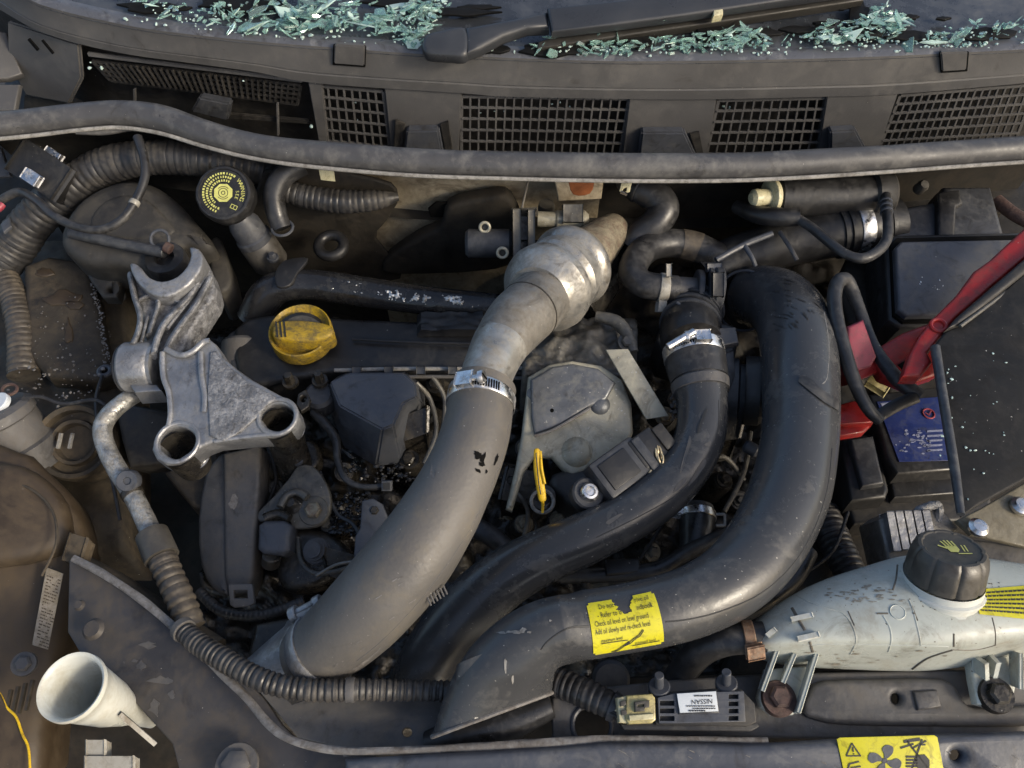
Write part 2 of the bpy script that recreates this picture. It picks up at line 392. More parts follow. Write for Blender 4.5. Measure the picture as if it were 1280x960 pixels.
    def band(s, f, wid, t0=-.0005, t1=.0012, seg=40, th0=0, th1=2*PI):
        h = wid/2/s.L; bm = bmesh.new(); full = th1-th0 > 6.28; R_ = []
        for k in range(seg+(0 if full else 1)):
            th = th0+(th1-th0)*k/seg
            R_.append([bm.verts.new(s.pt(ff, th, o_)) for ff, o_ in ((f-h, t0), (f-h, t1*.7), (f-h*.85, t1), (f+h*.85, t1), (f+h, t1*.7), (f+h, t0))])
        n = len(R_)
        for k in range(n if full else n-1):
            A, B = R_[k], R_[(k+1) % n]
            for j in range(6): bm.faces.new((A[j], A[(j+1) % 6], B[(j+1) % 6], B[j]))
        if not full: bm.faces.new(R_[0]); bm.faces.new(R_[-1])
        return bm
    def patch(s, f0, f1, th0, th1, off=.0006, nf=10, nt_=10, mask=None):
        bm = bmesh.new(); g = {}
        for i in range(nf+1):
            for j in range(nt_+1):
                g[i, j] = bm.verts.new(s.pt(f0+(f1-f0)*i/nf, th0+(th1-th0)*j/nt_, off))
        for i in range(nf):
            for j in range(nt_):
                if mask and mask((i+.5)/nf, (j+.5)/nt_): continue
                bm.faces.new((g[i, j], g[i+1, j], g[i+1, j+1], g[i, j+1]))
        for v in [v for v in bm.verts if not v.link_faces]: bm.verts.remove(v)
        return bm
def text_bm(txt, size, mapf, align='LEFT', sx=1.0):
    cu = bpy.data.curves.new('tmp', 'FONT'); cu.body = txt; cu.size = size; cu.align_x = align; cu.resolution_u = 2
    o = bpy.data.objects.new('tmp', cu); me = bpy.data.meshes.new_from_object(o)
    bm = bmesh.new(); bm.from_mesh(me)
    bpy.data.objects.remove(o); bpy.data.curves.remove(cu); bpy.data.meshes.remove(me)
    for v in bm.verts: v.co = mapf(v.co.x*sx, v.co.y)
    return bm
def poly_bm(pts, mapf):
    bm = bmesh.new(); bm.faces.new([bm.verts.new(mapf(x, y)) for x, y in pts]); return bm
def rect(x0, y0, x1, y1): return [(x0, y0), (x1, y0), (x1, y1), (x0, y1)]
def loft(rows, closed=False, caps=False):
    bm = bmesh.new(); G = [[bm.verts.new(p) for p in r] for r in rows]
    for A, B in zip(G, G[1:]):
        n = len(A)
        for k in range(n if closed else n-1): bm.faces.new((A[k], A[(k+1) % n], B[(k+1) % n], B[k]))
    if caps: bm.faces.new(G[0]); bm.faces.new(G[-1])
    return bm
def hexbolt(c, n, r, h=.006, washer=True):
    a = lathe(c, n, [(0, h), (r*.75, h), (r, h*.75), (r, 0), (0, 0)], 6)
    if washer: return join(a, lathe(c, n, [(0, .0015), (r*1.45, .0015), (r*1.5, .0005), (r*1.5, -.002), (0, -.002)], 24))
    return a
def worm_clamp(t, f, wid, th, name_label, m='steel', slots=True, sdir=1, group='worm drive hose clamps', sthick=.0016):
    """steel band round a hose with its screw housing at angle th"""
    c = t.at(f)[0]
    root = thing('hose_clamp', name_label, 'hose clamp', c, group)
    obj('band', t.band(f, wid, -.0005, sthick), m, root)
    p = t.pt(f, th, .003); n = t.nrm(f, th); tg = t.at(f)[1]; sd_ = n.cross(tg)*sdir
    obj('screw_housing', box(p, sd_*wid*.55, tg*wid*.42, n*.0032, .001), m, root)
    a = p+sd_*wid*.5+n*.001; b = a+sd_*wid*.75
    s_ = obj('screw', join(cyl(a-sd_*wid*.2, a+sd_*wid*.5, wid*.2, 14), lathe(b-sd_*wid*.2, sd_, [(0, wid*.3), (wid*.36, wid*.3), (wid*.42, wid*.2), (wid*.42, 0), (0, 0)], 18)), m, root)
    obj('screw_slot', box(b+sd_*(wid*.1), n*wid*.3, tg*wid*.05, sd_*.0006, 0), 'hole', s_)
    if slots:
        sb = []
        for k in range(11):
            tt = th-sdir*(.22+.075*k)
            q = t.pt(f, tt, sthick); nn = t.nrm(f, tt)
            sb.append(box(q, tg*wid*.3+nn.cross(tg)*.0004, nn.cross(tg)*.0006, nn*.0004, 0))
        obj('thread_slots', join(*sb), 'hole', root)
    return root
def spring_clamp(t, f, wid, th, label, m='steel', group='spring hose clips'):
    root = thing('hose_clip', label, 'hose clip', t.at(f)[0], group)
    obj('band', t.band(f, wid, -.0004, .0012), m, root)
    n = t.nrm(f, th); tg = t.at(f)[1]; p = t.pt(f, th, .004); s_ = n.cross(tg)
    obj('ear', box(p, s_*.0012, tg*wid*.55, n*.006, .0006), m, root)
    obj('ear', box(p+s_*.006, s_*.0012, tg*wid*.4, n*.005, .0006), m, root)
    return root
def hose(name, pts, m, label, cat='hose', group=None, seg=28, corr=None, caps=('flat', 'flat'), parent=None, lump=0.0, n=10):
    t = Tube(pts, n)
    o = obj(name, t.mesh(seg, None, corr, caps, lump=lump), m, parent, label, cat, group)
    return t, o
# ================================================================== SETTING
from mathutils import noise
LUMPY = dict(sharp=180)
def lumpy(u0, v0, u1, v1, z, amp, freq=30, n=40, depth=.1, edge=None):
    """an uneven dirty surface over a patch of the bay, closed below"""
    bm = bmesh.new(); g = {}
    for i in range(n+1):
        for j in range(n+1):
            u = u0+(u1-u0)*i/n; v = v0+(v1-v0)*j/n
            zz = z if not callable(z) else z(i/n, j/n)
            p = P(u, v, zz)
            h = noise.noise(p*freq)+.5*noise.noise(p*freq*2.7)+.25*noise.noise(p*freq*6)
            if i in (0, n) or j in (0, n): h = -depth/amp
            p.z += amp*h
            g[i, j] = bm.verts.new(p)
    for i in range(n):
        for j in range(n): bm.faces.new((g[i, j], g[i+1, j], g[i+1, j+1], g[i, j+1]))
    return bm
obj('ground', loft([[Vector((-40, -40, -.95)), Vector((40, -40, -.95))], [Vector((-40, 40, -.95)), Vector((40, 40, -.95))]]), 'asphalt', kind='structure')
bm = lumpy(-350, 150, 1630, 1150, -.26, .02, 12, 60, .02)
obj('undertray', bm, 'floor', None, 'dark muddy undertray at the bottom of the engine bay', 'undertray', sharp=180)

# ------------------------------------------------------------------ windscreen and cowl
WN = Vector((0, -math.sin(R(15)), math.cos(R(15)))); W0 = P(640, 74, .118)
lip_t = [p for p in cr([(-90, -110), (0, -30), (38, -2), (75, 11), (125, 23), (195, 36), (320, 50), (420, 58), (530, 66), (700, 73), (800, 75), (960, 73), (1100, 69), (1280, 60), (1400, 52)], 6)]
bnd_t = [p for p in cr([(-90, -40), (0, 12), (42, 36), (92, 53), (160, 68), (240, 79), (320, 90), (395, 104), (570, 116), (640, 121), (800, 124), (900, 124), (1025, 121), (1115, 118), (1280, 104), (1400, 92)], 6)]
def LP(u): return HIT(u, interp(lip_t, u), W0, WN)
def yb(u): return LP(u).y-.004
US = [-60+i*1440/90 for i in range(91)]
rows = [[], [], [], [], [], [], [], [], [], []]
for u in US:
    l = LP(u); b = PV(u, interp(bnd_t, u), yb(u)); q = lambda f, dy: Vector((l.x+(b.x-l.x)*f, l.y-.004+dy, l.z-.006+(b.z-l.z+.006)*f))
    seq = [l+Vector((0, .02, .001)), l+Vector((0, .010, .0035)), l+Vector((0, .002, .0035)), l+Vector((0, -.003, .0005)), q(.08, .0005), q(.62, -.001), q(.66, .0008), q(.70, -.001), q(1, 0), q(1, .03)]
    for r_, p in zip(rows, seq): r_.append(p)
root = thing('cowl_panel', 'weathered grey plastic cowl panel with mesh grilles along the windscreen base', 'cowl panel', LP(640))
obj('trim_band', loft(rows[3:]), 'cowl', root, sharp=30)
obj('lip', loft(rows[:4]), 'lip', root, sharp=50)
wall = [[], [], []]
for u in US:
    b = PV(u, interp(bnd_t, u), yb(u)); wall[0].append(b+Vector((0, .024, .004))); wall[1].append(b+Vector((0, .034, -.12))); wall[2].append(b+Vector((0, -.06, -.125)))
obj('rear_wall', loft(wall), 'cowl_dark', root)
def G(u, v, off): return PV(u, v, yb(u)+off)
def slab(quad, off, thick, m, name, parent, bev=.0012):
    f = [G(u, v, off) for u, v in quad]; n = (f[1]-f[0]).cross(f[3]-f[0]).normalized()
    if n.y > 0: n = -n
    rowsb = [[p-n*0 for p in f], [p-n*thick for p in f]]
    bm = loft(rowsb, True, True)
    bmesh.ops.recalc_face_normals(bm, faces=bm.faces)
    bmesh.ops.bevel(bm, geom=list(bm.edges), offset=bev, segments=2, affect='EDGES', clamp_overlap=True)
    return obj(name, bm, m, parent)
for q in ([(480, 108), (577, 114), (573, 196), (489, 194)], [(787, 120), (897, 120), (882, 200), (777, 200)], [(1034, 118), (1124, 114), (1096, 196), (1021, 198)], [(384, 98), (402, 101), (411, 186), (399, 184)]):
    slab(q, .003, .012, 'cowl', 'divider', root)
for q, q2 in (([(508, 164), (548, 163), (554, 196), (504, 196)], 0), ([(802, 166), (856, 166), (872, 200), (798, 200)], 0), ([(1038, 165), (1070, 163), (1088, 196), (1038, 198)], 0), ([(248, 122), (288, 130), (284, 152), (238, 140)], 0)):
    slab(q, -.008, .012, 'slate' if q[0][0] > 300 else 'darkbox', 'mounting_tab', root, .002)
for q in ([(494, 150), (506, 155), (503, 190), (492, 188)], [(550, 156), (560, 152), (566, 192), (557, 192)], [(862, 168), (874, 165), (880, 196), (872, 198)]):
    slab(q, -.001, .003, 'cowl_dark', 'rib', root, .0005)
def grille(quad, nc, nr, wmm=.0019, off=.008, gm='cowl'):
    tl, tr, br, bl = quad
    L2 = lambda a, b, t: (a[0]+(b[0]-a[0])*t, a[1]+(b[1]-a[1])*t)
    fr = []
    for a, b in ((tl, tr), (tr, br), (br, bl), (bl, tl)): fr.append(bar(G(*a, off), G(*b, off), .0032, .003, (0, -1, 0)))
    g = obj('grille', join(*fr), gm, root, flat=True)
    for i in range(1, nc):
        a, b = L2(tl, tr, i/nc), L2(bl, br, i/nc)
        obj('bar', bar(G(*a, off), G(*b, off), wmm, .003, (0, -1, 0)), gm, g, flat=True)
    for j in range(1, nr):
        a, b = L2(tl, bl, j/nr), L2(tr, br, j/nr)
        obj('bar', bar(G(*a, off-.0012), G(*b, off-.0012), wmm, .0025, (0, -1, 0)), gm, g, flat=True)
grille([(400, 107), (479, 114), (487, 184), (407, 176)], 8, 5)
grille([(577, 120), (786, 123), (775, 193), (577, 190)], 19, 5)
grille([(898, 125), (1033, 122), (1021, 192), (883, 193)], 12, 5)
grille([(1125, 119), (1295, 105), (1268, 178), (1098, 187)], 18, 6)
# the recess with a slotted vent at the left
slab([(108, 66), (378, 99), (378, 104), (110, 71)], .004, .004, 'cowl', 'vent_edge', root, .0008)
grille([(116, 76), (376, 106), (372, 130), (138, 100)], 34, 4, .0020, .012, 'cowl_dark')
slab([(8, 26), (98, 55), (102, 98), (86, 130), (32, 120), (10, 78)], .002, .006, 'cowl', 'end_cheek', root, .002)
slab([(30, 118), (88, 128), (92, 160), (28, 150)], .010, .006, 'cowl_dark', 'lower_cheek', root)
for u in (166, 345): slab([(u, 112 if u < 200 else 130), (u+2.5, 112 if u < 200 else 130), (u+3.5, 170), (u+1, 170)], .006, .004, 'cowl', 'rib', root, .0004)
slab([(262, 140), (385, 150), (390, 156), (262, 148)], .010, .004, 'cowl_dark', 'ledge', root)
slab([(36, 48), (48, 62), (46, 64), (34, 50)], -.0006, .002, 'hole', 'slit', root, .0002)
slab([(53, 50), (67, 67), (65, 68), (51, 51)], -.0006, .002, 'hole', 'slit', root, .0002)
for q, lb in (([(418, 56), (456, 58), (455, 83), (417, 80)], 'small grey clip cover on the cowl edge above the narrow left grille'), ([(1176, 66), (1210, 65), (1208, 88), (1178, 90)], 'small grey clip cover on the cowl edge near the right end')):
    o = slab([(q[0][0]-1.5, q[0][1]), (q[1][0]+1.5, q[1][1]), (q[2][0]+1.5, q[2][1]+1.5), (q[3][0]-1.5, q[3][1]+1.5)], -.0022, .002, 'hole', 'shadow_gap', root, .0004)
    o.name = 'clip_shadow'  # black slab round each cover, drawn as its shadow gap
    slab(q, -.0042, .006, 'cowl', 'clip_cover', root, .0012)

bm = loft([[HIT(u, interp(lip_t, u)+4, W0, WN)+Vector((0, 0, -.001)) for u in US], [HIT(u, interp(lip_t, u)-1, W0, WN)+Vector((0, .012, .0015)) for u in US],
           [HIT(u, -30, W0, WN)+Vector((0, .03 if abs(u-640) < 700 else .1, .003)) for u in US], [HIT(u, -30, W0, WN)+Vector((0, .35, .09)) for u in US]])
obj('windscreen', bm, 'screen', None, 'black lower edge of the smashed windscreen strewn with broken glass', 'windscreen')
rng = random.Random(3)
def blob(u, v, ru, rv, n=14, ir=.35):
    return [(u+ru*math.cos(a)*(1+ir*rng.uniform(-1, 1)), v+rv*math.sin(a)*(1+ir*rng.uniform(-1, 1))) for a in (2*PI*k/n for k in range(n))]
fl = []
for u, v, ru, rv in ((1075, 18, 12, 20), (1085, 38, 18, 9), (930, 40, 40, 6), (700, 60, 45, 9), (890, 42, 20, 12), (1000, 36, 22, 5), (1150, 45, 35, 6), (1240, 42, 36, 7), (1030, 28, 16, 3), (800, 48, 20, 12), (1140, 20, 10, 3), (1180, 22, 8, 2), (620, 60, 20, 6), (300, 4, 60, 8), (190, 8, 40, 6), (500, 3, 50, 5), (575, 14, 40, 5), (1052, 10, 4, 2), (600, 8, 22, 3)):
    p0 = HIT(u, v, W0, WN)+WN*.006
    fl.append(plate(blob(u, v, ru, rv), n=WN, p0=p0, depth=.003, bev=.0005))
obj('torn_film', join(*fl), 'flake', None, 'torn scraps of black film among the broken glass', 'torn film', kind='stuff')

# wiper
wr = thing('wiper_arm', 'black windscreen wiper arm lying across the broken glass', 'wiper', HIT(530, 55, W0, WN)+WN*.02)
wn = Vector((0, -.35, 1)).normalized(); wp = HIT(600, 45, W0, WN)+WN*.026
obj('pivot_cover', plate([(527, 52), (533, 41), (550, 36), (582, 33), (584, 66), (560, 68), (535, 66), (528, 60)], n=wn, p0=wp, depth=.016, bev=.005, smooth=4), 'wiper', wr)
obj('arm_head', plate([(581, 33), (640, 22), (684, 13), (687, 33), (660, 34), (630, 44), (600, 60), (583, 66)], n=wn, p0=wp, depth=.016, bev=.005), 'wiper', wr)
obj('arm', plate([(684, 9), (760, 1), (900, -16), (1080, -40), (1080, -14), (980, 0), (860, 18), (770, 30), (690, 39)], n=wn, p0=wp+wn*.004, depth=.012, bev=.003), 'wiper', wr)
obj('arm_edge', plate([(690, 38), (860, 17), (980, -1), (1080, -15), (1080, -13), (980, 1.5), (860, 20), (690, 41)], n=wn, p0=wp+wn*.001, depth=.003, bev=.0008), 'strip', wr)
obj('blade', plate([(672, 52), (700, 42), (860, 20), (1080, -12), (1080, 0), (900, 27), (740, 50), (672, 60)], n=wn, p0=wp-wn*.014, depth=.012, bev=.002), 'wiperdark', wr)
obj('blade_clip', plate([(892, 12), (904, 10), (904, 18), (892, 20)], n=wn, p0=wp+wn*.003, depth=.01, bev=.001), 'ivory', wr)

# broken glass ---------------------------------------------------------------
def shard_mesh(k):
    r = random.Random(50+k); n = r.choice((3, 4, 4, 5)); L = r.uniform(.7, 1.2); Wd = r.choice((r.uniform(.1, .3), r.uniform(.3, .8))); bm = bmesh.new()
    a0 = sorted(r.uniform(0, 2*PI) for _ in range(n))
    if k % 3: a0 = [2*PI*(i+r.uniform(-.25, .25))/n for i in range(n)]
    top = [Vector((L*math.cos(a), Wd*math.sin(a), .09)) for a in a0]; bot = [p*1.06-Vector((0, 0, .19)) for p in top]
    t = [bm.verts.new(p) for p in top]; b = [bm.verts.new(p) for p in bot]
    bm.faces.new(t); bm.faces.new(b[::-1])
    for i in range(n): bm.faces.new((t[i], b[i], b[(i+1) % n], t[(i+1) % n]))
    bmesh.ops.recalc_face_normals(bm, faces=bm.faces)
    me = bpy.data.meshes.new('glass_shard'); bm.to_mesh(me); bm.free(); me.materials.append(M[('glass', 'glasspale', 'glassclear', 'glassclear', 'glass')[k % 5]]); return me
SH = [shard_mesh(k) for k in range(20)]
CLUST = [
    (62, [(322, 44), (350, 6), (440, 6), (452, 34), (430, 46), (345, 47)], 'pale green splinter in the heap at the left of the cowl', 'glass splinters heaped at the left', 1.15),
    (66, [(448, 42), (470, 14), (560, 8), (540, 40), (520, 62), (500, 58), (480, 44)], 'pale green splinter in the heap beside the wiper pivot', 'glass splinters heaped by the wiper pivot', 1.1),
    (40, [(150, -2), (185, 4), (250, 16), (330, 2), (330, 44), (270, 38), (225, 28), (180, 14)], 'loose glass fragment along the far left of the windscreen', 'glass fragments at far left', .9),
    (22, [(660, 70), (690, 56), (760, 48), (800, 66), (740, 72)], 'green glass splinter lying under the wiper blade', 'glass splinters under the wiper blade', .95),
    (42, [(790, 68), (820, 54), (950, 42), (960, 62), (880, 68)], 'green splinter in the long low heap beyond the wiper', 'glass splinters in the long low heap', .85),
    (58, [(985, 52), (1060, 34), (1098, 12), (1134, 36), (1110, 56), (1040, 60)], 'pale green splinter in the tall heap by the dark smear', 'glass splinters in the tall heap', .9),
    (20, [(1120, 62), (1150, 46), (1290, 26), (1290, 56), (1190, 62)], 'loose glass fragment along the right end of the windscreen', 'glass fragments at far right', .8),
]
def inside(u, v, poly):
    c = False; n = len(poly)
    for i in range(n):
        (x0, y0), (x1, y1) = poly[i], poly[i-1]
        if (y0 > v) != (y1 > v) and u < (x1-x0)*(v-y0)/(y1-y0)+x0: c = not c
    return c
def rp(poly, r):
    us = [p[0] for p in poly]; vs = [p[1] for p in poly]
    while True:
        u, v = r.uniform(min(us), max(us)), r.uniform(min(vs), max(vs))
        if inside(u, v, poly): return u, v
r = random.Random(11)
WX, WY = Vector((1, 0, 0)), WN.cross(Vector((1, 0, 0)))
for cnt, poly, lb, grp, sz in CLUST:
    for k in range(cnt):
        u, v = rp(poly, r); o = bpy.data.objects.new('glass_shard', r.choice(SH)); COL.objects.link(o)
        hgt = r.uniform(.001, .011)*min(1, cnt/60)
        o.location = HIT(u, v, W0, WN)+WN*(hgt+.004)
        s_ = sz*(.26+.95*r.random()**2.4)*.0145
        o.scale = (s_, s_*r.uniform(.6, 1.1), max(.0016/.1*.5, s_*.8)*r.uniform(.5, 1))
        o.rotation_euler = (R(15)+r.gauss(0, .26), r.gauss(0, .24), r.choice((r.uniform(-.5, .5), r.uniform(0, 6.28))))
        us_ = [p[0] for p in poly]; q3 = min(2, int(3*(u-min(us_))/(max(us_)-min(us_))))
        o['label'] = lb+(', its left third', ', its middle third', ', its right third')[q3]; o['category'] = 'glass shard'; o['group'] = grp+(', left third', ', middle third', ', right third')[q3]
bm = bmesh.new()
def crumb(p, s):
    q = bmesh.ops.create_icosphere(bm, subdivisions=1, radius=s)
    k = Vector((r.uniform(.5, 1.4), r.uniform(.5, 1.2), r.uniform(.4, .9)))
    for v in q['verts']: v.co = Vector((v.co.x*k.x, v.co.y*k.y, v.co.z*k.z))*r.uniform(.8, 1.2)+p
def sliver(p, L, wd):
    a = r.uniform(0, 6.28) if r.random() < .4 else r.gauss(.25, .35)
    d = (WX*math.cos(a)+WY*math.sin(a)+WN*r.gauss(0, .25)).normalized(); sd_ = d.cross(WN).normalized()
    q = [p-d*L, p+sd_*wd, p+d*L, p-sd_*wd*r.uniform(.3, 1)]
    t_ = [bm.verts.new(x+WN*.0007) for x in q]; b_ = [bm.verts.new(x-WN*.0007) for x in q]
    bm.faces.new(t_); bm.faces.new(b_[::-1])
    for i in range(4): bm.faces.new((t_[i], b_[i], b_[(i+1) % 4], t_[(i+1) % 4]))
for k in range(300):
    cl = CLUST[r.choice((0, 0, 1, 1, 2, 3, 4, 4, 5, 5, 6))]; u, v = rp(cl[1], r); u += r.gauss(0, 8); v = min(v+r.gauss(0, 4), interp(lip_t, u)-3)
    sliver(HIT(u, v, W0, WN)+WN*r.uniform(.002, .013), r.uniform(.002, .0085), r.uniform(.0006, .0022))
for k in range(330):
    cl = CLUST[r.choice((0, 0, 1, 1, 2, 3, 3, 4, 4, 5, 5, 5, 6))]; u, v = rp(cl[1], r); u += r.gauss(0, 5); v = min(v+r.gauss(0, 3), interp(lip_t, u)-3)
    p_ = HIT(u, v, W0, WN)+WN*r.uniform(.001, .007); sz_ = r.uniform(.0009, .0024)
    rot = Matrix.Rotation(r.uniform(0, 6.28), 3, 'Z') @ Matrix.Rotation(r.uniform(0, 6.28), 3, 'X')
    q = bmesh.ops.create_cube(bm, size=2)
    for vv in q['verts']: vv.co = rot @ Vector((vv.co.x*sz_*r.uniform(.7, 1.3), vv.co.y*sz_*.8, vv.co.z*sz_*.6))+p_
obj('glass_slivers', bm, 'glass', None, 'thin green slivers of windscreen glass mixed through the heaps', 'glass slivers', kind='stuff', flat=True)
bm = bmesh.new()
for k in range(620):
    if k % 3:
        cl = CLUST[r.choice((0, 1, 1, 2, 3, 4, 5, 5, 6))]; u, v = rp(cl[1], r)
    else:
        u = r.uniform(150, 1275); v = interp(lip_t, u)-abs(r.gauss(0, 9))-1
    crumb(HIT(u, v, W0, WN)+WN*r.uniform(.002, .007), r.uniform(.0007, .0022))
obj('glass_crumbs', bm, 'crumb', None, 'small crumbs of broken windscreen glass scattered along the cowl', 'glass crumbs', kind='stuff', flat=True)
bm = bmesh.new()
for u, v, s in ((127, 85, .003), (113, 78, .0014), (112, 85, .002), (304, 101, .0016), (389, 158, .0028), (444, 128, .0016), (447, 150, .002), (446, 165, .0016), (600, 141, .0013), (618, 139, .0013), (630, 139, .0014), (690, 130, .0014), (700, 128, .0014), (712, 133, .0014), (905, 133, .0024), (912, 134, .002), (1128, 140, .0015), (1145, 138, .002)):
    crumb(G(u, v, .012 if v > 100 and u > 390 else .003), s)
obj('glass_crumbs', bm, 'crumb', None, 'glass crumbs caught in the cowl grilles and recess', 'glass crumbs', kind='stuff', flat=True)

# ------------------------------------------------------------------ seal and bulkhead
sp = [(-70, 160, .082, 17), (0, 156, .082, 16), (50, 151, .082, 16), (100, 145, .085, 16), (150, 142, .086, 16), (200, 148, .085, 17), (250, 164, .082, 16), (300, 178, .08, 15), (350, 187, .08, 15), (420, 194, .08, 16), (520, 202, .08, 16), (640, 206, .08, 16), (760, 208, .08, 16.5), (900, 208, .08, 16.5), (1000, 204, .08, 16.5), (1100, 198, .08, 16), (1200, 191, .08, 15.5), (1300, 184, .08, 15.5), (1380, 178, .08, 15)]
root = thing('weather_seal', 'thick grey rubber weather seal running across the back of the engine bay', 'seal', P(640, 206, .08))
st = Tube(sp, 8); obj('seal_tube', st.mesh(26, 160, lump=.02), 'seal', root)
fl = [(u, v+r_+1.5, z-.004, 2.6) for u, v, z, r_ in sp]
obj('flange', Tube(fl, 8).mesh(8, 140), 'strip', root)
obj('split_lip', Tube([(95, 165, .078, 3), (130, 164, .076, 5), (165, 160, .075, 4), (200, 164, .076, 4), (235, 173, .077, 5), (265, 176, .077, 3)], 8).mesh(10), 'seal', root)
bk = [st.at(k/40)[0] for k in range(41)]
bkr = thing('bulkhead', 'sandy brown bulkhead panel behind the engine with darkened sides', 'bulkhead', P(640, 260, -.1))
def bk_part(f0, f1, m, name):
    b_ = [st.at(f0+(f1-f0)*k/24)[0] for k in range(25)]
    return obj(name, loft([[p+Vector((0, .008, -.010)) for p in b_], [p+Vector((0, .05, -.046)) for p in b_], [p+Vector((0, .066, -.09)) for p in b_], [p+Vector((0, .07, -.50)) for p in b_]]), m, bkr)
def fx_(u):
    return min(((abs((st.at(k/400)[0]-CAM).dot(RIGHT)/S(st.at(k/400)[0])+640-u)), k/400) for k in range(401))[1]
fa_, fb_ = fx_(425), fx_(765)
bk_part(0, fa_, 'grime', 'dark_side'); bk_part(fa_, fb_, 'sand', 'sandy_panel'); bk_part(fb_, 1, 'floor', 'dark_side')  # sides use darker materials; the right one stands for shade there
def padv(pts, y, th, m, name, lb, cat, bev=.004, smooth=0, parent=None):
    return obj(name, plate(pts, n=(0, -1, 0), p0=PV(pts[0][0], pts[0][1], y), depth=th, bev=bev, smooth=smooth), m, parent, lb, cat)
padv([(535, 262), (545, 254), (580, 254), (582, 272), (538, 272)], .248, .004, 'hole', 'bulkhead_slot', 'dark rectangular opening in the sandy bulkhead', 'opening', .001)
padv([(480, 330), (520, 300), (550, 285), (560, 260), (600, 250), (640, 252), (650, 330), (500, 345)], .238, .02, 'grime', 'gearbox_shroud', 'dark sooty shroud behind the metal valve on the bulkhead', 'shroud', .006, 4)
pp_ = padv([(693, 228), (755, 226), (752, 250), (697, 253)], .228, .006, 'sand', 'bulkhead_plate', 'pale plate with a rusty orange patch on the bulkhead', 'plate', .003)
padv([(712, 224), (742, 224), (738, 243), (716, 244)], .2275, .004, 'orange', 'rust_patch', None, None, .002, 3, pp_)
padv([(330, 215), (470, 225), (498, 247), (484, 276), (470, 300), (500, 350), (330, 350)], .246, .006, 'grime', 'dark_pad', 'black ragged-edged pad behind the lifting ring', 'pad', .003, 3)  # black plate with irregular outline over the left of the sandy panel
obj('paper_tag', plate([(398, 210), (417, 211), (419, 227), (401, 225)], n=(0, -1, .3), at=(408, 218, .05), depth=.001, bev=.0003), 'ivory', None, 'small cream tag hanging below the weather seal', 'tag')
obj('wire_stay', cyl(P(660, 226, .03), P(652, 262, .02), .0012, 8), 'pipe', None, 'thin straight wire hanging below the seal by the metal valve', 'wire')
# ================================================================== LEFT SIDE
iw = obj('inner_wing', lumpy(-160, 290, 165, 700, -.10, .012, 18, 40, .05), 'wingbrown', None, 'mud dusted inner wing on the left of the bay', 'inner wing', sharp=180)
o = plate([(28, 330), (60, 318), (112, 325), (124, 380), (140, 468), (120, 475), (60, 470), (30, 440)], n=(.15, -.1, 1), at=(80, 400, -.055), depth=.03, bev=.008)
obj('raised_pressing', o, 'wingbrown', iw)
rr_ = random.Random(5)
bm = bmesh.new()
r = rr_
for k in range(90):
    t = k/90; u = 118+t*18+rr_.gauss(0, 3); v = 355+t*105
    crumb(P(u, v, -.053+.002), rr_.uniform(.0006, .0016))
for k in range(120):
    crumb(P(rr_.uniform(30, 130), rr_.uniform(330, 520), -.050), rr_.uniform(.0004, .0013))
obj('grit', bm, 'flange', None, 'pale grit scattered along the edge of the left inner wing', 'grit', kind='stuff', flat=True)
o = thing('washer_fastener', 'round grey washer fastener at the foot of the brown wing panel', 'fastener', P(131, 464, -.05))
obj('washer', ring(P(131, 464, -.048), ZUP, .0055, .0024, 24, 8), 'slate', o); obj('stud', cyl(P(131, 464, -.055), P(131, 464, -.046), .003, 12), 'hole', o)
r = random.Random(6)
obj('dried_mud', join(*[plate(blob(u, v, a, b), n=(.15, -.1, 1), p0=P(80, 400, -.0535), depth=.004, bev=.0015) for u, v, a, b in ((78, 372, 22, 9), (90, 380, 12, 6), (55, 340, 14, 7), (86, 415, 6, 16))]), 'lamp', None, 'dried tan mud caked on the left inner wing', 'dried mud', kind='stuff')
# outer wing scraps at the far left edge
w1 = obj('wing_edge', plate([(-60, 30), (8, 40), (16, 66), (28, 92), (10, 98), (-60, 100)], n=(.3, -.5, 1), at=(0, 60, .07), depth=.01, bev=.002), 'cowl', None, 'grey wing edge at the top left corner', 'wing edge')
obj('wing_bracket', plate([(-50, 106), (24, 105), (18, 138), (-50, 140)], n=(0, -.6, 1), at=(0, 120, .05), depth=.008, bev=.002), 'cowl', None, 'grey bracket above the end of the weather seal at far left', 'bracket')
obj('hinge_plate', plate([(-40, 175), (0, 183), (13, 220), (-40, 224)], n=(0, -.5, 1), at=(0, 200, .02), depth=.006, bev=.0015), 'slate', None, 'pale blue steel plate below the seal at far left', 'plate')
# loom trunking
t, o = hose('loom_conduit', [(-40, 372, -.06, 26), (10, 318, -.04, 26), (40, 278, -.015, 25), (80, 240, .01, 24), (130, 208, .03, 23), (190, 197, .038, 22), (260, 200, .035, 21), (330, 212, .02, 20), (400, 235, .0, 16)], 'corr', 'thick black corrugated loom running under the seal at upper left', 'conduit', None, 24, (.0075, .05))
cr_ = thing('conduit_clamp', 'black plastic conduit clamp with two silver clips at upper left', 'clamp', P(58, 215, .03))
ax = IV(.83, .55); ay = IV(-.55, .83)
obj('block', box(P(58, 216, .035), ax*.028, ay*.015, IV(0, 0, 1)*.012, .004), 'black', cr_)
for q, (u, v) in enumerate(((40, 222), (66, 195))):
    obj('clip', box(P(u, v, .046), ax*.008, ay*.005, IV(0, 0, 1)*.004, .001), 'steel', cr_)
obj('loom_conduit_lower', Tube([(5, 345, -.05, 16), (20, 380, -.055, 17), (28, 420, -.06, 18), (30, 470, -.07, 19)], 8).mesh(20, None, (.006, .06)), 'corrbrown', None, 'dusty, haze tinted corrugated hose going down at the left edge', 'hose')
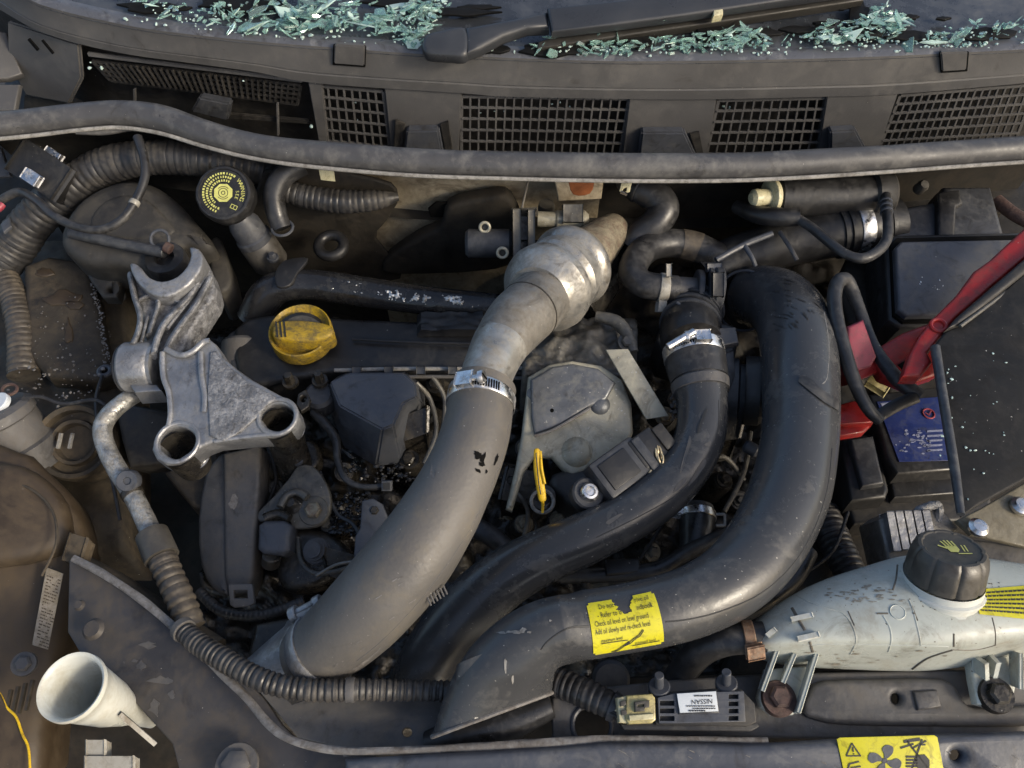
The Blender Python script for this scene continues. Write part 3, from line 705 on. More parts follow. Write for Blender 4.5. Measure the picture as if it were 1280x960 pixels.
t, o = hose('brake_hose', [(-14, 262, .03, 4.5), (5, 248, .034, 5.5), (25, 240, .040, 5.5), (45, 250, .042, 5.5), (68, 270, .042, 5.5), (95, 283, .042, 5.5), (125, 287, .042, 5.5), (152, 275, .046, 5.5), (170, 250, .052, 5.5), (181, 222, .060, 5.5), (180, 198, .068, 5.5), (172, 172, .074, 6)], 'rubber', 'thin black hose looping in front of the strut tower dome', 'hose', None, 14)
obj('white_band', t.band(.72, .005, -.0003, .0008, 20), 'white', o)
obj('hose_tail', Tube([(-10, 264, .036, 5), (-2, 260, .037, 5), (4, 255, .038, 4)], 6).mesh(12), 'pink', o)
obj('small_bracket', plate([(0, 280), (12, 270), (14, 282), (4, 290)], .0, depth=.004, bev=.001), 'slate', None, 'small grey metal tab left of the corrugated loom', 'tab')
# strut tower
tn = Vector((.10, -.30, 1)).normalized()
o = obj('strut_tower', plate([(72, 300), (84, 262), (112, 236), (150, 222), (188, 226), (216, 244), (242, 272), (266, 303), (250, 312), (232, 309), (214, 318), (200, 336), (150, 330), (100, 326)], n=tn, at=(170, 280, .012), depth=.07, bev=.014, smooth=3), 'tower', None, 'worn dark angular strut tower bracket at upper left', 'strut tower', sharp=60)
obj('raised_crown', plate([(110, 282), (122, 256), (150, 242), (182, 246), (206, 266), (222, 290), (190, 300), (140, 300)], n=tn, at=(170, 270, .015), depth=.01, bev=.006, smooth=3), 'tower', o)
obj('lower_leg', plate([(96, 320), (140, 322), (150, 345), (146, 372), (128, 372), (112, 350)], n=tn, at=(125, 345, -.035), depth=.02, bev=.004, holes=[ell(139, 361, 5, 4, 12)]), 'tower', o)
obj('fold_edge', plate([(262, 300), (276, 298), (288, 340), (286, 358), (270, 362), (262, 330)], -.03, depth=.05, bev=.004, smooth=3), 'tower', o)
ro = thing('strut_rod', 'dark steel rod lying across the strut tower dome', 'rod', P(150, 300, .03))
obj('rod_body', cyl(P(88, 291, .018), P(206, 316, .016), .0055, 18), 'darkbox', ro)
obj('end_loop', ring(P(200, 299, .022), IV(0, 0, 1), .009, .0016, 24, 8), 'slate', ro)
obj('rod_end', cyl(P(206, 308, .022), P(214, 312, .02), .0055, 14), 'rust', ro)

# brake fluid reservoir
ax = IV(.02, -.06, 1)
cc = P(279, 241, .052)
br = thing('brake_fluid_reservoir', 'translucent grey brake fluid reservoir with black round cap', 'reservoir', cc-ax*.06)
cap = obj('cap', lathe(cc-ax*.022, ax, [(0, 0), (.0255, 0), (.028, .004), (.0285, .018), (.0265, .022), (.024, .0225), (.0235, .021), (0, .021)], 56, IV(1, 0), 8, .045), 'black', br)
exx = (IV(.82, -.40)-ax*IV(.82, -.40).dot(ax)).normalized(); eyy = ax.cross(exx)
# the print: x to the right and y up in the photograph's sense
fx = (RIGHT-ax*RIGHT.dot(ax)).normalized(); fy = ax.cross(fx)
cp = cc-ax*.0006
f2 = lambda x, y: cp+fx*x+fy*y+ax*.0004
oct_ = [(.0096*math.cos(PI/8+k*PI/4), .0096*math.sin(PI/8+k*PI/4)) for k in range(8)]
pr = [poly_bm(oct_, f2)]
def arc_rect(r0, r1, a0, a1, n=4):
    return [(r0*math.cos(a0+(a1-a0)*k/n), r0*math.sin(a0+(a1-a0)*k/n)) for k in range(n+1)]+[(r1*math.cos(a1-(a1-a0)*k/n), r1*math.sin(a1-(a1-a0)*k/n)) for k in range(n+1)]
def arc_text(txt, rad, a_mid, size, mapf, span):
    bms = []; n = len(txt)
    for i, ch in enumerate(txt):
        if ch == ' ': continue
        a = a_mid+span*(.5-(i+.5)/n)
        px_, py_ = rad*math.cos(a), rad*math.sin(a); tx, ty = math.sin(a), -math.cos(a); nx, ny = math.cos(a), math.sin(a)
        bms.append(text_bm(ch, size, lambda x, y: mapf(px_+tx*x+nx*(y-size*.35), py_+ty*x+ny*(y-size*.35)), 'CENTER'))
    return bms
pr += arc_text('WARNING', .0192, R(8), .0056, f2, R(66))
pr += arc_text('SEE', .0138, R(-8), .0046, f2, R(40))
rb = random.Random(2)
for rad, a0, a1, st_ in ((.0196, 55, 250, 8), (.0160, 62, 255, 9), (.0124, 62, 235, 11)):
    a = a0
    while a < a1:
        wd = st_*rb.uniform(.35, .75)
        pr.append(poly_bm(arc_rect(rad-.0011, rad+.0011, R(a), R(a+wd)), f2)); a += st_
# the little book emblem
bk = lambda x, y: f2(.0105+(x*.8+y*.35)*1.15, -.0140+(-.35*x+y*.8)*1.15)
pr += [poly_bm(rect(-.0034, -.0022, .0034, -.0016), bk), poly_bm(rect(-.0034, .0016, .0034, .0022), bk), poly_bm(rect(-.0034, -.0022, -.0028, .0022), bk), poly_bm(rect(.0028, -.0022, .0034, .0022), bk), poly_bm(rect(-.0003, -.0022, .0003, .0022), bk)]
obj('cap_print', join(*pr), 'lime', cap, flat=True)
f3 = lambda x, y: f2(x, y)+ax*.0003
def arcq(r0, r1, a0, a1, n): return [poly_bm([(r0*math.cos(a), r0*math.sin(a)), (r1*math.cos(a), r1*math.sin(a)), (r1*math.cos(b), r1*math.sin(b)), (r0*math.cos(b), r0*math.sin(b))], f3) for a, b in ((a0+(a1-a0)*k/n, a0+(a1-a0)*(k+1)/n) for k in range(n))]
obj('emblem', join(*(arcq(.0042, .0048, 0, 2*PI, 28)+arcq(.0014, .0021, 0, 2*PI, 20)+arcq(.0060, .0066, R(40), R(140), 10)+arcq(.0060, .0066, R(220), R(320), 10))), 'print', cap, flat=True)
nb = P(308, 284, .012); na = IV(-.30, -.62, .7)
obj('neck', lathe(nb-na*.02, na, [(.016, -.02), (.0165, 0), (.0185, .002), (.0185, .008), (.0168, .010), (.0160, .024), (.012, .034)], 32), 'darkbox', br)
obj('collar', lathe(nb-na*.02, na, [(.0175, -.03), (.0188, -.028), (.0188, .0), (.0178, .002)], 32), 'capgrey', br)
# hoses behind
t, o = hose('heater_hose', [(378, 205, .052, 14), (354, 220, .046, 14), (343, 243, .034, 13.5), (346, 268, .018, 13), (353, 286, .008, 12)], 'rubber', 'short black hose bending down behind the brake fluid reservoir', 'hose', None, 22)
obj('end_ring', ring(P(353, 285, .011), IV(0, -.5, .8), .0105, .0015, 28, 8), 'slate', o)
hose('corrugated_conduit', [(348, 236, .022, 14), (385, 246, .016, 15), (430, 252, .012, 15), (470, 250, .012, 13), (498, 246, .012, 5)], 'corr', 'dark corrugated conduit pointing right under the seal', 'conduit', None, 22, (.006, .08))
obj('lifting_eye', ring(P(414, 307, -.03), Vector((0, -.2, 1)), .0135, .0058, 32, 12), 'black', None, 'thick black lifting ring behind the shiny dark pipe', 'ring')
tb = thing('pipe_bracket', 'black bracket tab bolted over the left end of the dark pipe', 'bracket', P(350, 340, -.01))
obj('tab', plate([(344, 340), (356, 325), (385, 322), (372, 340), (362, 356), (346, 357)], -.002, depth=.004, bev=.0012, smooth=3), 'black', tb)
obj('bolt', hexbolt(P(341, 322, -.008), ZUP, .004), 'darkbox', tb)
# shiny dark pipe
t, o = hose('coolant_pipe', [(318, 400, -.05, 22), (332, 372, -.03, 22), (352, 358, -.02, 20), (390, 356, -.02, 19), (450, 364, -.022, 19), (520, 374, -.022, 18), (590, 381, -.025, 17), (660, 388, -.03, 17)], 'blackgloss', 'glossy black coolant pipe with blistered silver crust behind the oil cap', 'pipe', None, 30)
rg = random.Random(8); bm = bmesh.new(); r = rg
g_c = {}
NF, NT = 190, 30
for i in range(NF+1):
    for j in range(NT+1):
        f = .34+.58*i/NF; th = -.55+.85*j/NT; q = t.pt(f, th, 0); edge = min(1, 4*min(i/NF, 1-i/NF), 3.2*min(j/NT, 1-j/NT))
        h = noise.noise(q*260)*.6+noise.noise(q*520)*.5+noise.noise(q*60)*.5-.42+.25*edge
        if edge < .02: h = -1
        g_c[i, j] = bm.verts.new(t.pt(f, th, max(-.0012, .0024*h)))
for i in range(NF):
    for j in range(NT): bm.faces.new((g_c[i, j], g_c[i+1, j], g_c[i+1, j+1], g_c[i, j+1]))
obj('silver_crust', bm, 'foil', o, kind='stuff')

# ------------------------------------------------------------------ engine mount: upper torque arm
ua = thing('upper_mount_arm', 'corroded cast aluminium upper mount arm with open crescent eye', 'engine mount', P(205, 400, .02))
oz = .03
arm = plate([(160, 329), (164, 328), (170, 330), (176, 336), (184, 344), (196, 350), (208, 350), (220, 345), (230, 335), (236, 324), (237, 314), (234, 309), (241, 308), (250, 314), (257, 324), (262, 338), (265, 352), (262, 362), (250, 380), (240, 395), (230, 412), (222, 430), (214, 440), (198, 445), (186, 440), (172, 432), (166, 420), (173, 398), (172, 388), (168, 370), (163, 350)], oz, n=(0, -.12, 1), at=(205, 380, oz), depth=.030, bev=.004)
for v_ in arm.verts: v_.co.z -= .010
obj('arm_body', arm, 'cast', ua)
def rib(pts, z, wpx, parent, m='cast', h=2.2, name='rib'):
    t = Tube([(u, v, z, wpx) for u, v in pts], 6); return obj(name, t.mesh(12, sq=lambda f: (h, 1)), m, parent)
cres = [(161, 330), (168, 348), (182, 363), (199, 370), (218, 367), (236, 355), (249, 339), (254, 322), (248, 310), (236, 308), (238, 318), (233, 332), (222, 344), (208, 350), (196, 350), (184, 344), (176, 334), (168, 328)]
obj('crescent_rim', plate(cres, n=(0, -.12, 1), at=(205, 380, oz+.006), depth=.034, bev=.003, smooth=2), 'casts', ua)
rib([(198, 368), (197, 384), (191, 402), (186, 420)], oz-.006, 3.4, ua)
rib([(172, 376), (185, 370), (198, 369)], oz-.006, 3.0, ua)
rib([(198, 366), (214, 374), (228, 378)], oz-.006, 3.0, ua)
rib([(163, 345), (168, 370), (175, 394), (173, 414), (165, 432)], oz-.004, 3.6, ua, name='edge_wall')
rib([(252, 340), (240, 366), (220, 388), (206, 404), (196, 425), (192, 445)], oz-.004, 4.2, ua, name='edge_wall')
rib([(262, 350), (246, 380), (230, 402), (214, 425), (206, 445)], oz-.004, 4.2, ua, name='edge_wall')
rib([(256, 348), (238, 374), (222, 394), (208, 412)], oz-.006, 2.6, ua)
rib([(184, 398), (180, 415), (176, 430)], oz-.006, 2.6, ua)
obj('shade_core', lathe(P(208, 326, .0), Vector((0, -.12, 1)), [(.0205, -.06), (.0205, .002), (.019, .006), (.010, .0065), (.009, -.002), (0, -.002)], 36), 'rubber', ua)  # dark cylinder added inside the crescent to stand for its shade
bx = IV(1, -.03); ba = P(176, 459, .012)
obj('barrel', lathe(P(157, 459, .008), bx, [(0, 0), (.021, 0), (.0225, .002), (.0225, .024), (.021, .0265), (.0215, .030), (0, .030)], 44), 'casts', ua)
obj('bush', lathe(P(152, 460, .006), bx, [(0, 0), (.019, .0), (.0215, .002), (.0215, .0065), (.019, .0085), (0, .0085)], 40), 'rubber', ua)
obj('barrel_skirt', plate([(160, 478), (196, 480), (202, 488), (168, 490)], .012, depth=.02, bev=.002), 'casts', ua)
# lower bracket
lm = thing('lower_mount_bracket', 'silver cast triangular mount bracket with two round bolt holes', 'engine mount', P(280, 500, 0))
lz = .022
body = plate([(200, 440), (206, 432), (211, 437), (222, 441), (238, 437), (252, 425), (261, 423), (270, 430), (280, 447), (295, 460), (315, 474), (340, 488), (362, 500), (371, 510), (374, 522), (368, 535), (356, 542), (340, 546), (300, 549), (268, 552), (252, 558), (238, 570), (224, 579), (208, 581), (195, 574), (189, 562), (192, 550), (203, 537), (208, 524), (209, 508), (206, 488), (199, 470), (197, 452)], n=(0, -.2, 1), at=(280, 500, lz), depth=.026, bev=.003,
             holes=[ell(222, 553, 23, 20, 32), ell(347, 521, 21, 17, 32)])
obj('bracket_body', body, 'casts', lm)
zz = lambda v: lz+.2*(P(280, v, lz).y-P(280, 500, lz).y)
def ribz(pts, wpx, parent, m='casts', h=.6, dz=.001):
    return obj('rib', Tube([(u, v, zz(v)+dz, wpx) for u, v in pts], 8).mesh(12, sq=lambda f: (h, 1)), m, parent)
ribz([(207, 436), (224, 444), (240, 440), (254, 428), (262, 426)], 3.6, lm)
ribz([(203, 440), (204, 470), (211, 492), (213, 515), (211, 532)], 3.2, lm)
ribz([(251, 440), (252, 470), (256, 495), (255, 515)], 3.4, lm)
ribz([(268, 552), (300, 547), (340, 543)], 2.6, lm)
for u, v, a in ((222, 553, 26), (347, 521, 23.5)):
    c = P(u, v, zz(v)); obj('bolt_boss', ring(c, Vector((0, -.2, 1)), a*S(c), .0022, 40, 10), 'casts', lm)
for u, v, a in ((222, 553, 23), (347, 521, 21)):
    c = P(u, v, zz(v)); obj('bore', lathe(c-Vector((0, 0, .03)), Vector((0, -.2, 1)), [(a*S(c)*.99, .028), (a*S(c)*.98, -.012)], 36), 'oily', lm)
ar = plate([(262, 440), (280, 452), (310, 478), (345, 496), (335, 505), (300, 540), (262, 545)], n=(0, -.2, 1), p0=P(300, 500, zz(500)+.0018), depth=.004, bev=.0015, smooth=2)
obj('web', ar, 'cast', lm)
# post below the right-hand hole
po = thing('mount_post', 'dark steel post below the right hole of the mount bracket', 'post', P(368, 580, -.06))
obj('post_body', cyl(P(372, 590, -.07), P(350, 528, -.012), .016, 28), 'oily', po)
obj('post_ear', plate([(372, 492), (382, 486), (388, 498), (386, 508), (376, 514), (370, 505)], -.005, depth=.006, bev=.0015, holes=[ell(379, 498, 4, 4, 12)]), 'oily', po)
obj('post_foot', plate([(355, 560), (388, 548), (400, 565), (392, 585), (360, 595), (350, 580)], -.06, depth=.02, bev=.004, smooth=3), 'oily', po)
obj('pin', hexbolt(P(371, 575, -.045), ZUP, .004), 'slate', po)

# AC pipe
t, o = hose('refrigerant_pipe', [(186, 486, -.02, 10), (170, 493, -.015, 10.5), (150, 506, -.012, 11), (134, 522, -.012, 11.5), (128, 538, -.014, 11.5), (133, 560, -.018, 11.5), (146, 586, -.022, 12), (160, 608, -.025, 12), (175, 636, -.028, 12), (188, 664, -.03, 12.5), (196, 684, -.03, 13)], 'acpipe', 'scuffed aluminium refrigerant pipe bending down on the left', 'pipe', None, 26)
wr_ = obj('grommet', lathe(P(161, 601, -.017), IV(.1, -.1, 1), [(0, .002), (.0028, .002), (.0034, .004), (.0085, .005), (.0095, .003), (.0095, -.004), (0, -.004)], 28), 'slate', o)
obj('band', t.band(.69, .006, -.0003, .001), 'oily', o)
t2, o2 = hose('corrugated_sleeve', [(190, 668, -.03, 17), (201, 694, -.03, 18), (213, 722, -.032, 18), (228, 755, -.035, 18), (240, 785, -.04, 17)], 'corrbrown', 'dusty corrugated sleeve at the lower end of the aluminium pipe', 'sleeve', None, 26, (.0072, .12))
obj('cuff', t2.mesh(26, 10, f0=0, f1=.28, off=.002), 'capgrey', o2)
t3, o3 = hose('corrugated_loom', [(226, 784, -.012, 13), (246, 803, -.006, 14), (275, 822, .0, 14.5), (312, 843, .004, 14.5), (350, 857, .004, 14.5), (395, 863, .002, 14.5), (450, 862, .0, 14), (510, 863, -.004, 13.5), (575, 864, -.01, 13.5)], 'corr', 'long black corrugated loom along the front edge under the hoses', 'conduit', None, 24, (.0046, .16))
obj('tape_band', t3.band(.66, .006, -.001, .0006), 'slamgrey', o3)
obj('tape_band', t3.band(.015, .006, -.001, .0012), 'slamgrey', o3)

# left lamp housing and neighbours
lh = thing('headlamp_housing', 'dusty, haze tinted brown back of the left headlamp with round bulb cover', 'headlamp', P(60, 650, -.1))
obj('shell', plate([(-80, 575), (20, 560), (55, 585), (90, 620), (104, 660), (100, 700), (92, 740), (80, 800), (60, 880), (40, 985), (-80, 985)], n=(.25, -.2, 1), at=(50, 680, -.04), depth=.09, bev=.014, smooth=3), 'lamp', lh)
bc = P(90, 552, -.05); bn = Vector((.1, -.45, 1)).normalized()
obj('bulb_cover', lathe(bc, bn, [(0, -.012), (.016, -.012), (.018, -.004), (.021, -.003), (.022, -.012), (.029, -.012), (.030, -.002), (.034, 0), (.036, -.004), (.036, -.04)], 44), 'wingbrown', lh)
for du in (-11, 4): obj('bulb_pin', bar(bc+RIGHT*(du*.0007)+UP*.008-FWD*.004, bc+RIGHT*(du*.0007-.003)-UP*.006-FWD*.004, .0022, .003), 'strip', lh)
obj('back_bulge', plate([(-60, 590), (10, 575), (60, 600), (84, 640), (70, 690), (-60, 700)], n=(.25, -.2, 1), at=(50, 680, -.026), depth=.03, bev=.012, smooth=3), 'lamp', lh)
obj('part_label', plate([(58, 709), (79, 717), (60, 812), (40, 806)], n=(.25, -.2, 1), at=(60, 760, -.0385), depth=.001, bev=.0002), 'oldlabel', lh)
lb_ = []
rb = random.Random(4)
q0 = P(60, 760, -.037)
for k in range(22):
    u0 = 62-k*.85*.8+1; v0 = 719+k*4.0
    x = 0
    while x < 14:
        w2 = rb.uniform(1.2, 4.2)
        if rb.random() < .75: lb_.append(plate([(u0+x-4, v0+x*.36), (u0+x-4+w2, v0+(x+w2)*.36), (u0+x-4.3+w2, v0+(x+w2)*.36+1.4), (u0+x-4.3, v0+x*.36+1.4)], n=(.25, -.2, 1), p0=P(60, 760, -.0385)+Vector((.25, -.2, 1)).normalized()*.0002, depth=.0003, bev=0))
        x += w2+.9
obj('faded_print', join(*lb_), 'lamp', lh, kind='stuff')
obj('mould_seam', Tube([(2, 600, -.012, 1.6), (40, 612, -.012, 1.6), (66, 640, -.014, 1.6), (70, 680, -.016, 1.6), (52, 720, -.02, 1.6)], 6).mesh(8), 'wingbrown', lh)
obj('fixing_clip', box(P(98, 690, -.03), IV(1, .3)*.007, IV(-.3, 1)*.010, ZUP*.006, .0015), 'wingbrown', lh)
obj('fixing_screw', hexbolt(P(30, 830, -.03), Vector((.25, -.2, 1)), .006), 'slamgrey', lh)
obj('vent_rib', join(*[bar(P(14+k*9, 862-k*4, -.028), P(6+k*9, 900-k*4, -.03), .002, .003) for k in range(4)]), 'wingbrown', lh, kind='stuff')
wc = thing('filler_neck', 'grey ribbed filler neck with silver ring at the left edge', 'filler neck', P(10, 530, -.06))
nx = IV(-.3, -.85, .45)
obj('neck_tube', lathe(P(25, 560, -.06), nx, [(.034, -.02), (.036, 0), (.036, .004), (.032, .006), (.031, .030), (.033, .032), (.033, .040), (.028, .044), (0, .045)], 36), 'slamgrey', wc)
obj('silver_ring', lathe(P(-2, 503, -.012), IV(-.2, -.5, .8), [(0, .002), (.009, .002), (.010, .001), (.010, -.003), (0, -.003)], 24), 'label', wc)
obj('wire_loop', ring(P(12, 487, -.015), IV(.2, -.6, .8), .006, .0016, 18, 6), 'rust', wc)

rk = random.Random(61)
for lb_t, pts, m_ in (('thin dark wire crossing above the round bulb cover', [(20, 500, -.02, 2.4), (50, 496, -.025, 2.4), (80, 505, -.03, 2.4), (120, 500, -.03, 2.4), (140, 515, -.04, 2.4)], 'rubber'), ('thin black wire curving down past the bulb cover', [(128, 470, -.045, 2.2), (120, 500, -.04, 2.2), (124, 540, -.04, 2.2), (140, 600, -.05, 2.2), (150, 650, -.06, 2.2)], 'rubber')):
    obj('lead_wire', Tube(pts, 8).mesh(8), m_, None, lb_t, 'wire')
bm = bmesh.new(); r = rk
for k in range(60): crumb(P(rk.uniform(10, 150), rk.uniform(455, 520), -.05+rk.uniform(0, .012)), rk.uniform(.0006, .002))
obj('debris', bm, 'flange', None, 'crumbs of debris on the inner wing above the bulb cover', 'debris', kind='stuff', flat=True)
# front panel at the lower left
fp = thing('front_panel', 'scuffed grey painted front panel sloping across the lower left', 'front panel', P(230, 830, -.04))
obj('panel_sheet', plate([(86, 700), (105, 702), (150, 730), (235, 793), (290, 835), (330, 872), (352, 905), (372, 925), (420, 938), (470, 944), (470, 1010), (236, 1010), (215, 930), (170, 880), (120, 850), (84, 790)], n=(-.05, -.12, 1), at=(250, 840, -.028), depth=.006, bev=.0015), 'wing', fp)
fl = [(92, 698), (130, 718), (180, 752), (232, 797), (274, 838), (308, 872), (334, 903), (358, 922), (395, 934), (450, 939), (560, 936), (650, 932), (700, 926)]
obj('seam_flange', Tube([(u, v, -.020+.02*min(1, k/9), 5) for k, (u, v) in enumerate(fl)], 8).mesh(12, 90, lump=.12, sq=lambda f: (.7, 1)), 'flange', fp)
obj('inner_flange', plate([(290, 815), (330, 845), (365, 880), (400, 868), (555, 868), (560, 935), (440, 938), (372, 922), (350, 895), (322, 862)], -.026, depth=.004, bev=.001, holes=[ell(509, 915, 6, 6, 12)]), 'slamgrey', fp)
for u, v, rr in ((98, 756, 6), (115, 786, 12)): obj('pressing', lathe(P(u, v, -.0145), Vector((-.05, -.12, 1)), [(0, .001), (rr*.0005, .001), (rr*.0007, -.002)], 24), 'wing', fp)
obj('bolt', hexbolt(P(296, 957, -.018), ZUP, .010), 'slamgrey', fp)
rb = random.Random(9)
fpn = Vector((-.05, -.12, 1)).normalized()
obj('scuffs', join(*[plate(blob(u, v, a, b, 12, .5), n=fpn, p0=P(250, 840, -.028)+fpn*.0004, depth=.0004, bev=0) for u, v, a, b in ((185, 806, 9, 4), (176, 832, 5, 6), (200, 850, 14, 5), (192, 885, 7, 9), (168, 826, 4, 2), (215, 868, 4, 4))]), 'slamgrey', fp, kind='stuff')
# funnel
fa = IV(-.10, -.66, 1)
fc = P(88, 858, .03)
fu = thing('funnel', 'white plastic funnel standing at the lower left corner', 'funnel', fc-fa*.12)
prof = [(.0245, -.004), (.027, -.0005), (.0285, 0), (.029, -.004), (.0265, -.006), (.0255, -.018), (.021, -.05), (.0145, -.075), (.011, -.085), (.006, -.12), (.0045, -.12), (.009, -.083), (.0125, -.072), (.019, -.048), (.0235, -.018), (.0245, -.004)]
prof = [(a*.80, b) for a, b in prof]
obj('cone', lathe(fc, fa, prof, 48), 'funnel', fu, sharp=50)
obj('handle_rib', bar(P(150, 892, -.01), P(194, 930, -.03), .003, .006), 'white', fu)
# a thumb tab and a spout flap
wc2 = thing('white_clip', 'small white plastic clip at the bottom edge below the funnel', 'clip', P(130, 955, 0))
obj('stem', box(P(123, 949, .0), IV(1, 0)*.006, IV(0, 1)*.011, ZUP*.004, .0012), 'white', wc2)
obj('foot', box(P(140, 958, -.001), IV(1, 0)*.016, IV(0, 1)*.005, ZUP*.004, .0012), 'white', wc2)
ys = thing('caution_plate', 'dark plate with a yellow outline at the bottom left corner', 'plate', P(10, 930, .0))
pl = [(-20, 845), (0, 868), (8, 884), (20, 896), (28, 918), (36, 938), (38, 990), (-20, 990)]
obj('plate_body', plate(pl, n=(.2, -.1, 1), at=(10, 920, .004), depth=.004, bev=.001), 'lamp', ys)
obj('yellow_outline', Tube([(u, v, .006, 1.5) for u, v in pl[:-1]], 6).mesh(8), 'yellowclean', ys)
# ================================================================== ENGINE AND CENTRE
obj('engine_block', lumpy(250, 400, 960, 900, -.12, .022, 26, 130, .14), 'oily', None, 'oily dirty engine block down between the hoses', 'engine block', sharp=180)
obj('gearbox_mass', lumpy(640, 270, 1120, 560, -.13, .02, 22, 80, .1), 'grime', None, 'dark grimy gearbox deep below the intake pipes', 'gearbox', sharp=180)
eb = bpy.data.objects['engine_block']; rk = random.Random(77)
for u, v, z_ in ((430, 590, -.085), (512, 575, -.07), (528, 610, -.075), (500, 640, -.08), (345, 610, -.08), (410, 655, -.075), (640, 600, -.06), (655, 655, -.075), (700, 650, -.07), (655, 560, -.06), (830, 520, -.05), (845, 500, -.045), (815, 690, -.08), (905, 600, -.08), (925, 625, -.09), (440, 740, -.09), (545, 480, -.05), (535, 520, -.06)):
    nn_ = Vector((rk.uniform(-.4, .4), -.4+rk.uniform(-.3, .3), 1)).normalized()
    obj('bolt', hexbolt(P(u, v, z_), nn_, rk.uniform(.0042, .0065), .006), rk.choice(('oily', 'mount', 'stub')), eb)
    obj('boss', lathe(P(u, v, z_)-nn_*.03, nn_, [(.013, 0), (.011, .024), (.009, .029), (0, .029)], 20), 'oily', eb)
for pts in ([(520, 478, -.03), (538, 500, -.045), (545, 540, -.055), (530, 580, -.06)], [(540, 470, -.03), (556, 500, -.045), (552, 550, -.06)], [(640, 610, -.05), (660, 640, -.06), (650, 690, -.08)], [(830, 640, -.06), (850, 600, -.06), (900, 570, -.06), (930, 600, -.08)], [(905, 640, -.07), (930, 590, -.07), (938, 540, -.07)]):
    obj('steel_line', Tube([(*p, 3.2) for p in pts], 8).mesh(10), 'mount', eb)
for pts in ([(400, 590, -.06), (420, 640, -.06), (445, 660, -.06), (470, 720, -.07)], [(335, 560, -.07), (345, 600, -.07), (330, 640, -.08)], [(820, 560, -.03), (840, 590, -.045), (835, 640, -.06), (800, 700, -.07)], [(1060, 640, -.06), (1040, 690, -.06), (1000, 720, -.07)]):
    obj('loom_wire', Tube([(*p, 2.2) for p in pts], 8).mesh(8), 'rubber', eb)
for u, v, z_, w_, h_ in ((520, 545, -.065, .012, .009), (650, 620, -.08, .014, .012), (905, 545, -.06, .012, .012), (440, 720, -.09, .02, .01), (930, 690, -.08, .016, .01)):
    obj('cast_lug', box(P(u, v, z_), IV(1, rk.uniform(-.4, .4))*w_, IV(rk.uniform(-.3, .3), 1)*h_, ZUP*.02, .003), 'oily', eb)
rc = thing('rocker_cover', 'matt black rocker cover with raised front seam and oil filler', 'rocker cover', P(480, 430, -.05))
obj('cover_body', plate([(292, 410), (335, 392), (420, 396), (520, 400), (640, 404), (720, 414), (760, 440), (740, 470), (640, 468), (500, 462), (430, 462), (330, 480), (300, 478)], n=(0, -.05, 1), at=(480, 430, -.03), depth=.06, bev=.006, smooth=2), 'black', rc)
obj('front_seam', Tube([(418, 463, -.026, 2.6), (500, 461, -.026, 2.6), (580, 461, -.026, 2.6), (660, 460, -.026, 2.6), (715, 462, -.028, 2.6)], 6).mesh(10), 'strip', rc)
obj('lower_seam', Tube([(510, 471, -.03, 2.4), (580, 471, -.03, 2.4), (700, 474, -.03, 2.4)], 6).mesh(10), 'slamgrey', rc)
obj('crust_patch', lumpy(520, 388, 610, 414, -.020, .003, 120, 14, .008), 'black', rc)
obj('end_housing', cyl(P(305, 470, -.06), P(306, 425, -.045), .022, 32, .003), 'slamgrey', rc)
obj('end_lobe', plate([(280, 420), (300, 405), (322, 402), (335, 420), (334, 470), (320, 480), (295, 470), (283, 450)], -.035, depth=.05, bev=.008, smooth=3), 'darkbox', rc)
for u, v in ((400, 476), (363, 478)): obj('bolt', hexbolt(P(u, v, -.02), ZUP, .005, .012), 'oily', rc)
for u in (446, 486, 526, 566): obj('seam_clip', box(P(u, 463, -.022), RIGHT*.004, UP*.0035, FWD*.002, .0008), 'darkbox', rc)
obj('moulded_ridge', Tube([(440, 424, -.026, 2), (520, 428, -.026, 2), (600, 430, -.026, 2)], 5).mesh(8), 'black', rc)
# oil filler cap
oc = thing('oil_filler_cap', 'dirty yellow round oil filler cap with raised grip', 'cap', P(378, 418, -.024))
c = P(378, 420, -.02)
obj('cap_disc', lathe(c, ZUP+Vector((0, -.1, 0)), [(0, .002), (.021, .0025), (.0255, .0065), (.0272, .0100), (.0285, .0115), (.0297, .0108), (.0302, .008), (.0302, -.004), (.027, -.006), (0, -.006)], 56), 'yellow', oc)
c2 = P(379, 414, -.008)
gx, gy = Vector((1, -.04, 0)).normalized(), Vector((.04, 1, 0)).normalized()
gm = plate([(342, 404), (352, 400), (372, 399), (396, 401), (412, 405), (417, 412), (412, 419), (395, 424), (370, 425), (350, 423), (340, 418)], .0005, depth=.022, bev=.0035, smooth=3)
g_ = obj('grip', gm, 'yellow', oc)
obj('grip_slots', join(*[bar(P(u, 402, .0008), P(u+2, 421, .0008), .0014, .0012) for u in (345, 350, 355)]), 'print', g_)
obj('neck', cyl(P(378, 424, -.06), P(378, 424, -.02), .026, 32), 'black', oc)

